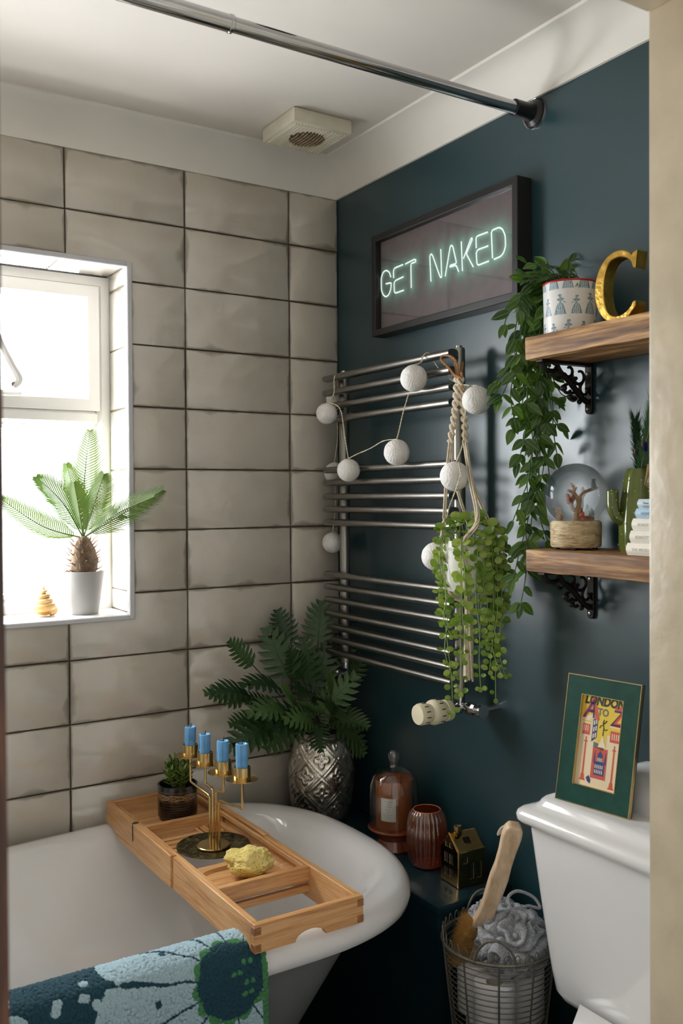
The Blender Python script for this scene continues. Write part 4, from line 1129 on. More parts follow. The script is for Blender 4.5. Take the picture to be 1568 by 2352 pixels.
armz = [W(482, 1828, 0, cb.x).z, W(489, 1812, 0, cb.x).z, W(496, 1815, 0, cb.x).z, W(503, 1838, 0, cb.x).z]
elb = [W(437, 1795, 0, CUPX).z, W(471, 1800, 0, CUPX).z, W(513, 1820, 0, CUPX).z, W(556, 1858, 0, CUPX).z]
for i in range(4):
    c = cups[i]; sy = stemy[i]
    def rnd(pts, r=.006):
        out = [pts[0]]
        for a, p, b_ in zip(pts, pts[1:], pts[2:]):
            q0 = p+(a-p).normalized()*min(r, (a-p).length*.45); q1 = p+(b_-p).normalized()*min(r, (b_-p).length*.45)
            out += [q0, q0*.25+p*.5+q1*.25, q1]
        return out+[pts[-1]]
    P_ = [Vector((cb.x, sy, cb.z+.004)), Vector((cb.x, sy, armz[i])), Vector((c.x, c.y, elb[i])), Vector((c.x, c.y, c.z))]
    MB().tube(rnd(P_), .0026, 10).build('arm', M_brass, t)
    MB().lathe([(.0001, 0), (.028, .001), (.0325, .0028), (.0325, .0036), (.028, .0026), (.0001, .002)], 40, c).build('drip_plate', M_brass, t)
    MB().lathe([(.0001, .002), (.0168, .002), (.0168, .027), (.0145, .027), (.0145, .010), (.0001, .010)], 32, c).build('candle_cup', M_brass, t)
def wax_mat():
    k = N('blue_wax'); co = k.coord(); c = k.ramp(k.noise(co, 40, 3), [(.3, lin(96, 156, 206)), (.7, lin(120, 178, 222))])
    return k.bsdf(c, .45, 0, k.bump(k.noise(co, 150, 3), .2, .001), Subsurface_Weight=.25, Subsurface_Radius=(.004, .006, .008))
M_wax = wax_mat(); M_wick = mat('wick', (40, 36, 34), .9)
CL = ['blue candle stub tilting in the cup nearest the succulent', 'blue candle stub with a wax blob on its front', 'blue candle stub with a long drip of wax down its cup', 'blue candle stub in the outermost cup, nearest the sponge']
for i in range(4):
    c = cups[i]+Vector((0, 0, .0102)); hh = [.056, .055, .057, .062][i]
    t = thing('candle', c, CL[i], 'candle', 'blue candles in the candelabra')
    rr3 = random.Random(i+20); tilt = Vector((.0, -.06 if i == 0 else 0, 0)); n = 20; m = MB(); vs = []; fs = []
    pr_ = [(.0001, 0), (.0118, 0), (.012, .004), (.0119, hh*.5), (.0121, hh-.003), (.0118, hh), (.0095, hh+.0005), (.007, hh-.003), (.0001, hh-.004)]
    ph = rr3.uniform(0, 6)
    m.lathe(pr_, 28, c, fn=lambda a, z, r: r*(1+.03*math.sin(3*a+ph)+(.05*math.sin(7*a+ph) if z > hh-.004 else 0)))
    m.v = [(p[0], p[1]+tilt.y*(p[2]-c.z), p[2]) for p in m.v]
    m.build('wax', M_wax, t, 50)
    m = MB()
    for q in range(3):
        a = rr3.uniform(2.2, 5.2) if q else 4.0; z1_ = hh-.001; z0_ = hh*rr3.uniform(.1, .6); x, y = .0119*math.cos(a), .0119*math.sin(a)
        m.tube([c+Vector((x, y+tilt.y*z1_, z1_)), c+Vector((x*1.05, y*1.05+tilt.y*z0_, z0_)), c+Vector((x*1.02, y*1.02+tilt.y*z0_, z0_-.003))], [.0014, .0018, .0008], 7)
    m.build('drips', M_wax, t)
    MB().tube([c+Vector((0, tilt.y*hh, hh-.004)), c+Vector((.001, tilt.y*hh, hh+.004)), c+Vector((.002, tilt.y*hh+.001, hh+.007))], .0009, 6).build('wick', M_wick, t)

# ------------------------------------------------------------------ sponge
sc_ = W(573, 1984, 2, zb+.032); sb = zb+.0055
def spongefn(co):
    k_ = .94+.20*noise.noise(co*1.5+Vector((3, 1, 0)))+.34*(.45-noise.voronoi(co*1.55+Vector((2, 2, 2)))[0][0])+.05*noise.noise(co*7)
    best = 9
    v = noise.voronoi(co*3.6)[0][0]
    if v < .20: k_ -= .16*(1-v/.20)
    v = noise.voronoi(co*7+Vector((5, 5, 5)))[0][0]
    if v < .16: k_ -= .05*(1-v/.16)
    return k_
k = N('natural_sponge'); co = k.coord(); v = k.n('ShaderNodeTexVoronoi'); v.inputs['Scale'].default_value = 160; k.l(co, v.inputs[0])
cl = k.ramp(k.noise(co, 35, 5), [(.3, lin(206, 182, 92)), (.7, lin(234, 216, 142))]); cl = k.mix(k.math('LESS_THAN', v.outputs['Distance'], .18), cl, lin(150, 110, 52))
M_sponge = k.bsdf(cl, .9, 0, k.bump(v.outputs['Distance'], .6, .002))
m = MB().ball((0, 0, 0), .036, 6, (1.40, 1.0, .80), spongefn)
mz = min(p[2] for p in m.v)
Ms = Matrix.Rotation(-.35, 4, 'Z')
o = m.build('sponge', M_sponge, None, 60); o.location = (sc_.x, sc_.y, sb-mz); o.rotation_euler = (0, 0, -.75)
tag(o, 'lumpy yellow natural sponge on the bath tray', 'sponge')

# ------------------------------------------------------------------ towel over the rim
TWX1 = -.648; TWX0 = -1.42
prof_t = [(-.685, .470), (-.690, .520), (-.697, .556), (-.712, .584), (-.735, .5945), (-.757, .5945), (-.778, .587), (-.793, .569), (-.7985, .545), (-.7985, .50), (-.795, .42), (-.792, .30), (-.790, .16), (-.789, .06)]
pth = catmull([Vector((0, y, z)) for y, z in prof_t], 12)
cum = [0]
for a, b_ in zip(pth, pth[1:]): cum.append(cum[-1]+(b_-a).length)
TL = cum[-1]
ridge = cum[min(range(len(pth)), key=lambda i: -pth[i].z)]
def along(s):
    for i in range(len(cum)-1):
        if cum[i+1] >= s:
            f = (s-cum[i])/(cum[i+1]-cum[i] or 1e-9); p = pth[i].lerp(pth[i+1], f); d = (pth[i+1]-pth[i]).normalized(); return p, Vector((0, d.z, -d.y))
    return pth[-1], Vector((0, -1, 0))
c_dark = lin(16, 62, 76)[:3]; c_pet = lin(160, 186, 196)[:3]; c_grn = lin(66, 128, 78)[:3]
def petals(dx, dy, rc, rp, n, ph):
    'returns colour key inside a daisy'
    r = math.hypot(dx, dy); a = math.atan2(dy, dx)+ph
    if r < rc*(1+.03*math.sin(9*a)): return 'c'
    f = (a/(2*PI)*n) % 1.0; w = abs(f-.5)*2
    q = (r-rc)/(rp-rc)
    if q < 1 and w < (.90 if q < .75 else .93*math.sqrt(max(0, 1-((q-.75)/.25)**2))):
        if q < .06*(1-w*w): return 'g'
        return 'p'
    return None
DOTS = []
for i in range(26):
    q = random.Random(i*31); DOTS.append((.300+q.uniform(-.052, .052), .085+q.uniform(-.07, .07)))
def towel_col(a, b):
    s = (1-a)*(TWX1-TWX0); tt = b*TL-ridge                    # metres left of the right edge, metres below the ridge
    wv = .004*noise.noise(Vector((s*30, tt*30, 0)))
    s2, t2 = s+wv, tt+wv
    if s < .010: return c_grn
    k_ = petals(s2-.066, t2-.078, .060, .225, 13, .22)
    if k_ == 'c':
        for i in range(9):
            ax, ay = .030+.011*(i % 4)-.02*(i > 5), .055+.016*(i // 2)
            if math.hypot(s2-ax, t2-ay) < .0042: return c_grn
        return c_dark
    if k_ == 'g': return c_grn
    if k_ == 'p':
        for i in range(6):
            q = i*1.13; 
            if math.hypot(s2-(.066+.125*math.cos(q)), t2-(.078+.125*math.sin(q))) < .006: return c_dark
        return c_pet
    k_ = petals(s2-.56, t2-.10, .055, .185, 12, .1)
    if k_ == 'c': return c_dark
    if k_ in ('p', 'g'): return c_pet
    for ax, ay in DOTS:                                       # cluster of dots
        if math.hypot(s2-ax, t2-ay) < .0068: return c_pet
    return c_dark
def towel_pt(a, b):
    x = TWX0+(TWX1-TWX0)*a; p, nrm = along(b*TL)
    tt = max(0, b*TL-ridge-.04)
    nz = .0020*noise.noise(Vector((x*230, b*TL*230, 0)))+.0016*noise.noise(Vector((x*460, b*TL*460, 9)))
    fold = .010*ss(0, .25, tt)*math.sin(x*17+1.3)+.005*noise.noise(Vector((x*6, b*3, 2)))*ss(0, .1, tt)
    return (x, p.y+nrm.y*nz-abs(fold), p.z+nrm.z*nz)
m = MB(); m.grid(560, 440, towel_pt, towel_col)
k = N('terry_towel'); at_ = k.n('ShaderNodeAttribute'); at_.attribute_name = 'Col'; co = k.coord(); nn_ = k.noise(co, 700, 3)
cc_ = k.mix(.5, at_.outputs['Color'], k.ramp(nn_, [(.3, (.25, .25, .25, 1)), (.7, (.75, .75, .75, 1))]), 'OVERLAY')
M_terry = k.bsdf(cc_, .95, 0, k.bump(nn_, .6, .002), Sheen_Weight=.05)
o = m.build('towel', M_terry, None, 80, solid=.007); tag(o, 'teal and pale blue flower print towel hung over the bath rim', 'towel')

# ------------------------------------------------------------------ silver vase with fern
vc = Vector((-.122, -.103, BOXZ)); VR = .083; VH = .225
def emboss(a, z, r):
    if r < .03 or z > VH-.02 or z < .01: return r
    # ogee lattice of quatrefoils
    s = a*6/(2*PI); t_ = z/.085
    h = 0
    for off in ((0, 0), (.5, .5)):
        u_ = (s+off[0]) % 1-.5; w_ = (t_+off[1]) % 1-.5
        q = abs(u_)+abs(w_)
        if q < .5:
            e = .5-q; h = max(h, min(1, e/.05)-min(1, max(0, (e-.05)/.05))*.6)
            rr_ = math.hypot(u_, w_); an = math.atan2(w_, u_)
            h += .7*max(0, 1-abs(rr_-.16*(1+.35*math.cos(4*an)))/.05)
            h += .8*max(0, 1-rr_/.06)
    return r+.0042*h
prof_v = [(.0001, .0)]+[(.040+.008*i/2, .0+.002*i) for i in range(2)]
for i in range(72):
    f = i/71; z = .004+f*(VH-.016)
    r = .048+(.083-.048)*math.sin(PI*(.12+.76*f))**.8 if f < .999 else .05
    prof_v.append((r, z))
prof_v += [(.050, VH-.010), (.049, VH-.003), (.051, VH), (.048, VH), (.046, VH-.012), (.044, .1)]
k = N('mercury_glass'); co = k.coord(); f_ = k.noise(co, 45, 6, .7, .6); g_ = k.noise(co, 12, 3)
cl = k.ramp(f_, [(.30, lin(96, 88, 74)), (.44, lin(200, 194, 180)), (.7, lin(244, 240, 232))])
M_merc = k.bsdf(cl, k.ramp(g_, [(.3, (.10, .10, .10, 1)), (.7, (.24, .24, .24, 1))]), .92, k.bump(f_, .12, .001))
t = thing('silver_vase', vc, 'silver mercury glass vase embossed with flowers, behind the bath', 'vase')
MB().lathe(prof_v, 260, vc, fn=emboss).build('vase_body', M_merc, t, 70)

M_fern = leaf_mat('fern_leaf', (28, 58, 30), (92, 124, 68), .42, .15)
def fern_mesh(name, lobes, wid, curl, seed):
    'pinnate frond along +y, unit length, toothed lobes, folded along the rib'
    rr_ = random.Random(seed); mb = MB()
    def zz(x, y): return -curl*y*y+.18*abs(x)-.35*x*x
    vs = []; fs = []
    for s in (-1, 1):
        for i in range(lobes):
            f0 = .06+.92*i/lobes; f1 = .06+.92*(i+1)/lobes; fm = (f0+f1)/2
            env = math.sin(PI*min(1, .16+.84*fm)**.85)**.75
            L = wid*env*rr_.uniform(.88, 1.08)+.015; sw = .38+.42*fm; h = (f1-f0)
            tipx, tipy = L, fm+L*sw; h *= 1.5
            # lobe outline with 2 teeth a side
            pts = [(0, f0), (L*.35, f0+L*.35*sw-h*.08), (L*.42, f0+L*.42*sw+h*.05), (L*.72, f0+h*.02+L*.72*sw), (L*.84, f0+h*.14+L*.80*sw), (tipx, tipy+h*.1), (L*.90, f1-h*.14+L*.84*sw), (L*.70, f1-h*.12+L*.66*sw), (L*.50, f1-h*.06+L*.48*sw), (L*.30, f1-h*.05+L*.28*sw), (0, f1)]
            b = len(vs)
            for x, y in pts: vs.append((s*x, y, zz(x, y)))
            # mid vein vertex raised for relief
            mid = [(L*.3, fm+L*.3*sw), (L*.7, fm+L*.68*sw)]
            for x, y in mid: vs.append((s*x, y, zz(x, y)-.02))
            m0, m1 = b+11, b+12
            fs += [(b, b+1, m0), (b+1, b+2, m0), (b+2, b+3, m1, m0), (b+3, b+4, m1), (b+4, b+5, m1), (b+5, b+6, m1), (b+6, b+7, m1), (b+7, b+8, m0, m1), (b+8, b+9, m0), (b+9, b+10, m0), (b+10, b, m0)]
    mb.add(vs, fs)
    mb.tube([(0, f/10, zz(0, f/10)-.004) for f in range(11)], [.012*(1-.07*f) for f in range(11)], 5)
    return mb.mesh(name, M_fern, 60)
fm_ = [fern_mesh('frond', 8, .30, .10, 1), fern_mesh('frond', 7, .32, .28, 2), fern_mesh('frond', 8, .28, -.05, 3), fern_mesh('frond', 7, .33, .40, 4)]
t = thing('fern', vc+Vector((0, 0, VH-.02)), 'dark green fern with toothed fronds arranged in the silver vase', 'plant')
mouth = vc+Vector((0, 0, VH-.015))
rf = random.Random(8)
FR = [(640, 1400, -.06, 58), (735, 1380, -.09, 90), (522, 1470, -.10, 70), (612, 1462, -.12, 80), (475, 1585, -.16, 60), (508, 1565, -.20, 70), (522, 1668, -.18, 60), (545, 1695, -.24, 60), (575, 1702, -.22, 70), (620, 1700, -.20, 60), (672, 1692, -.26, 60), (690, 1640, -.28, 60),
      (735, 1722, -.22, 60), (800, 1730, -.10, 60), (835, 1735, -.12, 60), (852, 1705, -.16, 50), (846, 1668, -.20, 50), (830, 1500, -.10, 60), (812, 1490, -.06, 50), (800, 1565, -.20, 60), (770, 1470, -.06, 60), (690, 1475, -.10, 60), (660, 1490, -.14, 60), (585, 1540, -.20, 60), (760, 1545, -.26, 50), (712, 1560, -.26, 60),
      (640, 1580, -.26, 60), (600, 1610, -.26, 60), (780, 1610, -.24, 50), (815, 1640, -.22, 50), (700, 1620, -.27, 60), (655, 1640, -.27, 60), (560, 1600, -.12, 60), (745, 1490, -.12, 50), (800, 1530, -.10, 60), (620, 1650, -.10, 60), (740, 1600, -.10, 60), (690, 1560, -.07, 60)]
M_fstem = mat('fern_stem', (52, 58, 34), .6)
for i, (u, v, y, _) in enumerate(FR):
    tip = W(u, v, 1, y)
    if tip.x > -.012: tip = W(u, v, 0, -.012-rf.uniform(0, .01))
    if tip.y > -.02: tip.y = -.02
    c = mouth+Vector((rf.uniform(-.03, .03), rf.uniform(-.03, .03), 0)); d = tip-c
    L = min(d.length*.75, rf.uniform(.10, .135)); 
    droop = v > 1640
    ctl = c+d*.35+Vector((0, 0, .05 if droop else .02)); 
    start = tip-((tip-ctl).normalized())*L
    MB().tube(catmull([c, (c+start)/2+Vector((0, 0, .015 if droop else .004)), start, start+(tip-start)*.1], 5), .0016, 5).build('stem', M_fstem, t)
    n = Vector((-.5+rf.uniform(-.35, .35), -.75+rf.uniform(-.3, .3), .65+rf.uniform(-.3, .3)))
    inst(fm_[i % 4], 'frond', t, aim(start, tip-start, n, L*rf.uniform(1.0, 1.25), L))

# ------------------------------------------------------------------ candle under a cloche
kc = Vector((-.085, -.377, BOXZ)); 
M_amber = thin_glass('amber_glass', (200, 124, 66), .25, (176, 100, 52), .03)
t = thing('cloche', kc, 'clear glass cloche with a round knob on an amber glass foot', 'cloche')
MB().lathe([(.0001, .0), (.046, .0), (.049, .004), (.044, .014), (.038, .024), (.040, .034), (.052, .042), (.061, .046), (.063, .050), (.060, .052), (.0001, .052)], 56, kc).build('amber_foot', mat('amber_foot_glass', (150, 74, 42), .12, var=.25, vs=25, Transmission_Weight=.3, Coat_Weight=.5), t)
dome = [(.0585, .053), (.0590, .056), (.0588, .130), (.0570, .150), (.050, .170), (.038, .183), (.022, .190), (.012, .193), (.0085, .197), (.0100, .203), (.0135, .212), (.0140, .220), (.0115, .229), (.006, .233), (.0001, .234)]
M_dome = thin_glass('dome_glass', (236, 238, 236), .02, (220, 220, 220), .02, 1.7)
MB().lathe(dome[:8], 64, kc).build('dome', M_dome, t, 60)
MB().lathe(dome[7:], 32, kc).build('knob', thin_glass('knob_glass', (226, 230, 228), .05, (210, 210, 210), .02, 2.2), t, 60)
jc = kc+Vector((0, 0, .0525))
t = thing('jar_candle', jc, 'amber glass jar candle with a white label inside the cloche', 'candle')
MB().lathe([(.0001, 0), (.0425, 0), (.0445, .004), (.0445, .112), (.0430, .112), (.0430, .06), (.0001, .06)], 48, jc).build('jar', mat('amber_jar', (186, 104, 48), .10, var=.15, vs=15, Transmission_Weight=.25, Coat_Weight=.6), t)
MB().lathe([(.0001, .083), (.0425, .083), (.0425, .088), (.004, .086), (.0001, .086)], 40, jc).build('wax_fill', mat('amber_wax', (196, 128, 76), .4), t)
MB().tube([jc+Vector((0, 0, .085)), jc+Vector((.001, 0, .098))], .001, 5).build('wick', M_wick, t)
# label facing the room
la = math.atan2(-.80, -.60)-.30
m = MB(); m.grid(14, 2, lambda a, b: (jc.x+.0452*math.cos(la-.42+.84*a), jc.y+.0452*math.sin(la-.42+.84*a), jc.z+.022+.054*b))
lb = m.build('label', mat('paper_label', (226, 222, 218), .7, var=.03), t, 60)
m = MB()
for i, w in enumerate((.55, .3, .62, .5, .35, .58, .3)):
    z = jc.z+.068-i*.006
    for q in range(10):
        if (q*7+i*3) % 4 == 0: continue
        a0 = la-w*.42+2*w*.42*q/10; a1 = la-w*.42+2*w*.42*(q+.8)/10
        m.add([(jc.x+.0455*math.cos(a), jc.y+.0455*math.sin(a), zz) for a, zz in ((a0, z), (a1, z), (a1, z+.0012), (a0, z+.0012))], [(0, 1, 2, 3)])
tag(m.build('label_print', mat('label_ink', (150, 146, 142), .7), lb, 0), kind='stuff')

# ------------------------------------------------------------------ ribbed amber tumbler vase
rc_ = Vector((-.088, -.508, BOXZ)); RH = .128
t = thing('ribbed_vase', rc_, 'ribbed translucent amber glass vase between the cloche and the gold house', 'vase')
pr_ = []
for i in range(25):
    f = i/24; r = .033+.0135*math.sin(PI*(f*.86+.09))**.8-(.004 if f > .9 else 0)*(f-.9)*10
    pr_.append((r, .006+f*(RH-.006)))
pr_ = [(.0001, .001), (.024, .0), (.030, .002)]+pr_
rib = lambda a, z, r: r*(1+.055*abs(math.cos(12*a))-.03) if .012 < z < RH-.004 and r > .02 else r
MB().lathe(pr_, 224, rc_, fn=rib).build('outer_wall', thin_glass('ribbed_amber', (226, 170, 132), .16, (222, 156, 116), .05, 2.6), t, 60)
MB().lathe([(r-.003, z) for r, z in pr_[3:]], 64, rc_).build('inner_wall', thin_glass('amber_inner', (238, 176, 132), .12, (222, 138, 86), .06, 1.2), t, 60)
MB().lathe([(pr_[-1][0]-.003, RH), (pr_[-1][0]-.0015, RH+.0012), (pr_[-1][0], RH)], 64, rc_).build('lip', mat('amber_lip', (182, 104, 70), .15), t, 60)
MB().lathe([(.0001, .008), (.027, .008), (.029, .003)], 32, rc_).build('thick_base', mat('amber_base', (206, 132, 84), .15, Transmission_Weight=.4), t)

# ------------------------------------------------------------------ gold house lantern
hc = W(1052, 2043, 2, BOXZ); hl = W(1000, 2011, 2, BOXZ); hr = W(1102, 2014, 2, BOXZ)
ex = (hl-hc); ey = (hr-hc); Lx = .070; Ly = .075
ex = ex.normalized(); ey = (ey-ex*ey.dot(ex)).normalized()
Lx = .066; Ly = .070; HW = .078; HR = .111
def H(a, b_, c_): return hc+ex*a+ey*b_+Vector((0, 0, c_))
t = thing('house_lantern', hc+(ex*Lx+ey*Ly)/2, 'shiny gold ceramic house lantern with cut out windows and a chimney', 'ornament')
k = N('gold_glaze'); co = k.coord(); f_ = k.noise(co, 25, 3)
M_ggold = k.bsdf(k.ramp(f_, [(.3, lin(150, 122, 72)), (.7, lin(196, 162, 104))]), .16, 1, k.bump(k.noise(co, 40, 2), .06, .002))
M_gedge = mat('gold_edge', (226, 180, 110), .2, 1)
M_hole = mat('dark_opening', (10, 9, 8), .9)
b = bmesh.new()
P8 = [H(0, 0, 0), H(Lx, 0, 0), H(Lx, Ly, 0), H(0, Ly, 0), H(0, 0, HW), H(Lx, 0, HW), H(Lx, Ly, HW), H(0, Ly, HW), H(Lx/2, 0, HR), H(Lx/2, Ly, HR)]
mm = MB().add(P8, [(0, 1, 2, 3), (0, 4, 8, 5, 1), (3, 2, 6, 9, 7), (0, 3, 7, 4), (1, 5, 6, 2), (4, 7, 9, 8), (5, 8, 9, 6)]); b.free()
body = mm.build('house_body', M_ggold, t, 25, bevel=.003)
MB().box((0, 0, 0), (.013, .014, .024), .0025, 2, M=Matrix.Translation(H(Lx/2-.002, .010, HR-.008)) @ Matrix.Rotation(math.atan2(ey.y, ey.x)-PI/2, 4, 'Z')).build('chimney', M_ggold, t)
def opening(face, u0, u1, z0, z1):
    'recess with a bright lower and side lip'
    m = MB(); m2 = MB()
    if face == 'gable': F = lambda u_, z_, d_: H(u_, -d_, z_)          # plane b=0 faces -ey
    elif face == 'side': F = lambda u_, z_, d_: H(-d_, u_, z_)         # plane a=0 faces -ex
    elif face == 'roof':
        sl_ = (HR-HW)/(Lx/2)
        F = lambda u_, z_, d_: H(z_*1.0-d_*.7, u_, HW+z_*sl_+d_*.8)
    q = [F(u0, z0, .0004), F(u1, z0, .0004), F(u1, z1, .0004), F(u0, z1, .0004)]
    m.add(q, [(0, 1, 2, 3)]); o = m.build('opening', M_hole, t, 0)
    m2.tube([F(u1, z1, .0004), F(u1, z0, .0004), F(u0, z0, .0004)], .0011, 6); m2.build('lip', M_gedge, o)
for u0, z0, w, h_ in ((.012, .014, .012, .016), (.030, .014, .012, .016), (.012, .042, .012, .020), (.030, .042, .012, .020)): opening('gable', u0+.006, u0+w+.006, z0+.004, z0+h_+.004)
opening('gable', .021, .030, .080, .090); opening('gable', .036, .045, .080, .090)
opening('side', .014, .024, .052, .064); opening('side', .030, .040, .016, .050); opening('side', .050, .060, .016, .050)
opening('roof', .026, .044, .010, .021)
for a_, b_ in ((H(0, 0, .002), H(0, 0, HW)), (H(0, 0, HW), H(0, Ly, HW)), (H(0, 0, HW), H(Lx/2, 0, HR))): MB().tube([a_, b_], .0016, 6).build('edge_bead', M_gedge, t)

# ------------------------------------------------------------------ wire basket
bc = Vector((-.146, -.810, .209)); BR = .1140; BRZ = .266   # rim height above base
t = thing('wire_basket', bc, 'grey wire basket with looped rim and two handles beside the toilet', 'basket')
M_wire = mat('grey_wire', (118, 114, 104), .45, .5, var=.2, vs=60)
def brad(z): 
    f = z/BRZ; return .072+.037*f**.75
def hoop(z, r, tr, name):
    pts = [bc+Vector((r*math.cos(2*PI*i/48), r*math.sin(2*PI*i/48), z)) for i in range(48)]
    MB().tube(pts, tr, 6, closed=True).build(name, M_wire, t)
nh = 24
for i in range(nh): z = .006+(BRZ-.012)*i/(nh-1); hoop(z, brad(z), .0011, 'wire_hoop')
hoop(BRZ, brad(BRZ)+.0005, .0030, 'rim')
for i in range(10):
    a = 2*PI*(i+.35)/10; MB().tube([bc+Vector((math.cos(a)*(brad(BRZ*j/8)+.0015), math.sin(a)*(brad(BRZ*j/8)+.0015), BRZ*j/8)) for j in range(9)], .0019, 6).build('upright', M_wire, t)
MB().tube([bc+Vector((-.07, 0, .003)), bc+Vector((.07, 0, .003))], .002, 6).build('base_wire', M_wire, t); MB().tube([bc+Vector((0, -.07, .004)), bc+Vector((0, .07, .004))], .002, 6).build('base_wire', M_wire, t)
nl = 34
for i in range(nl):
    a0 = 2*PI*i/nl; r = brad(BRZ)
    pts = []
    for j in range(9):
        f = j/8; a = a0+(2*PI/nl)*.62*f; pts.append(bc+Vector((r*math.cos(a), r*math.sin(a), BRZ+.002+.017*math.sin(PI*f)**.6)))
    MB().tube(pts, .0010, 5).build('rim_loop', M_wire, t)
for ca in (math.radians(64), math.radians(225)):
    pts = []
    for j in range(17):
        f = j/16; a = ca-.36+.72*f; pts.append(bc+Vector((brad(BRZ)*math.cos(a)*(1+.04*math.sin(PI*f)), brad(BRZ)*math.sin(a)*(1+.04*math.sin(PI*f)), BRZ-.004+.052*math.sin(PI*f)**.55)))
    MB().tube(pts, .0026, 8).build('handle', M_wire, t)
# toilet rolls in the basket
M_paper = mat('toilet_paper', (232, 230, 230), .95, var=.03, vs=60, bump=.2, bs=200)
for i, (a, lay) in enumerate([(q, l) for l in (0, 1) for q in (-2.45, -.35, 1.75)]):
    c = bc+Vector(((.039+.014*lay)*math.cos(a), (.039+.014*lay)*math.sin(a), .0065+.1002*lay)); rr_ = .0325+.006*lay
    tt = thing('toilet_roll', c, ('lower', 'upper')[lay]+' white toilet roll in the wire basket, on the side facing the '+('bath', 'cistern', 'teal boxing')[i % 3], 'toilet roll', 'toilet rolls in the wire basket')
    MB().lathe([(.016, 0), (rr_, 0), (rr_+.001, .003), (rr_+.001, .097), (rr_, .100), (.016, .100)], 40, c, closed=True).build('paper', M_paper, tt)
    MB().lathe([(.0152, .001), (.0158, .001), (.0158, .099), (.0152, .099)], 24, c, closed=True).build('core', mat('card_core', (206, 194, 174), .9), tt)
# bath brush
M_bw = wood('pale_beech', (196, 164, 128), (214, 186, 152), (226, 202, 172), (10, 10, 1), .5, 6, .1)
b0 = W(1085, 2185, 1, -.815); b1 = W(1180, 1895, 1, -.80)
b0 = W(1106, 2122, 1, -.795); b1 = W(1182, 1893, 1, -.900)
t = thing('bath_brush', b0, 'long handled wooden bath brush standing in the wire basket against the cistern', 'brush')
d = (b1-b0); L = d.length; du = d.normalized(); wv = (_r-du*_r.dot(du)).normalized(); nv = wv.cross(du)
stations = [(-.02, .020), (.05, .0185), (.15, .0150), (.28, .0150), (.40, .0165), (.52, .0170), (.64, .0150), (.76, .0155), (.90, .0180), (.96, .0165), (1.0, .0100)]
vs = []; fs = []
for i, (f, w) in enumerate(stations):
    p = b0+d*f+nv*(.008*math.sin(PI*f))
    th = .0105
    for sx, sn in ((-1, -1), (1, -1), (1, 1), (-1, 1)): vs.append(p+wv*(w*sx)+nv*(th*sn))
for i in range(len(stations)-1):
    for j in range(4): fs.append((i*4+j, i*4+(j+1) % 4, (i+1)*4+(j+1) % 4, (i+1)*4+j))
fs += [(0, 1, 2, 3), tuple(len(vs)-4+j for j in range(4))]
MB().add(vs, fs).build('handle', M_bw, t, 60, bevel=.004)
hd0 = b0+d*-.02; hdc = b0-du*.055-wv*.004
m = MB().ball((0, 0, 0), 1, 3); Mh_ = Matrix(((wv.x*.026, nv.x*.010, du.x*.060, hdc.x), (wv.y*.026, nv.y*.010, du.y*.060, hdc.y), (wv.z*.026, nv.z*.010, du.z*.060, hdc.z), (0, 0, 0, 1)))
m.v = [tuple(Mh_ @ Vector(p)) for p in m.v]; m.build('head', M_bw, t)
m = MB(); rb = random.Random(2); facing = (-wv*.85-nv*.45*0+Vector((0, 0, .25))).normalized()
for i in range(1500):
    a, q = rb.uniform(0, 2*PI), math.sqrt(rb.random()); p = hdc+nv*(.017*q*math.cos(a))+du*(.055*q*math.sin(a))-wv*.004
    dd = (facing+Vector((rb.uniform(-.2, .2), rb.uniform(-.2, .2), rb.uniform(-.2, .2)))+du*.35*q*math.sin(a)+nv*.5*q*math.cos(a)).normalized(); e = p+dd*rb.uniform(.034, .042); n_ = dd.cross(nv).normalized()*.0006
    m.add([p-n_, p+n_, e], [(0, 1, 2)])
tag(m.build('bristles', mat('bristle', (196, 152, 84), .7, var=.2, vs=80), t, 0), kind='stuff')
hp = b0+d*.955-nv*.0088
MB().tube(catmull([hp+wv*.003, hp-nv*.004-wv*.004, hp-wv*.018-nv*.003-du*.012, hp-wv*.021-du*.026, hp-wv*.013-nv*.003-du*.016, hp-nv*.004], 5), .0022, 7).build('cord_loop', mat('cotton_cord', (206, 190, 166), .85), t)
MB().lathe([(.0001, 0), (.0034, 0), (.0038, .0005)], 12, (0, 0, 0)).build('hang_hole', M_hole, t).matrix_local = Matrix.Translation(-t.location) @ Matrix(((wv.x, du.x, -nv.x, hp.x), (wv.y, du.y, -nv.y, hp.y), (wv.z, du.z, -nv.z, hp.z), (0, 0, 0, 1)))
# net sponges
def puff(c, r, label, seed, sq):
    def fn(co):
        q = co*1.0+Vector((seed*3.1, 0, 0)); a = noise.noise(q*1.6)
        w = 3.2*noise.noise(q*1.3)+1.4*noise.noise(q*2.6+Vector((7, 0, 0)))
        return 1+.20*abs(math.sin(2.3*w))-.16*(1-abs(math.sin(2.3*w)))**4+.08*a+.015*noise.noise(q*9)
    k = N('grey_net'); co = k.coord(); v_ = k.n('ShaderNodeTexVoronoi'); v_.inputs['Scale'].default_value = 420; k.l(co, v_.inputs[0])
    cl = k.ramp(v_.outputs['Distance'], [(.2, lin(120, 122, 126)), (.6, lin(176, 178, 182))])
    M_net = k.bsdf(cl, .8, 0, k.bump(v_.outputs['Distance'], .5, .001))
    o = MB().ball((0, 0, 0), r, 6, sq, fn).build('net_sponge', M_net, None, 180); o.location = c
    tag(o, label, 'sponge', 'grey net sponges in the wire basket'); return o
p1 = bc+Vector((.012, -.026, BRZ+.002)); p2 = bc+Vector((.024, .040, BRZ+.018))
puff(p1, .060, 'large ruffled grey net sponge at the front of the wire basket', 1, (1.05, 1, .95)); puff(p2, .040, 'smaller ruffled grey net sponge tucked behind the larger one', 2, (1.25, .9, .9))
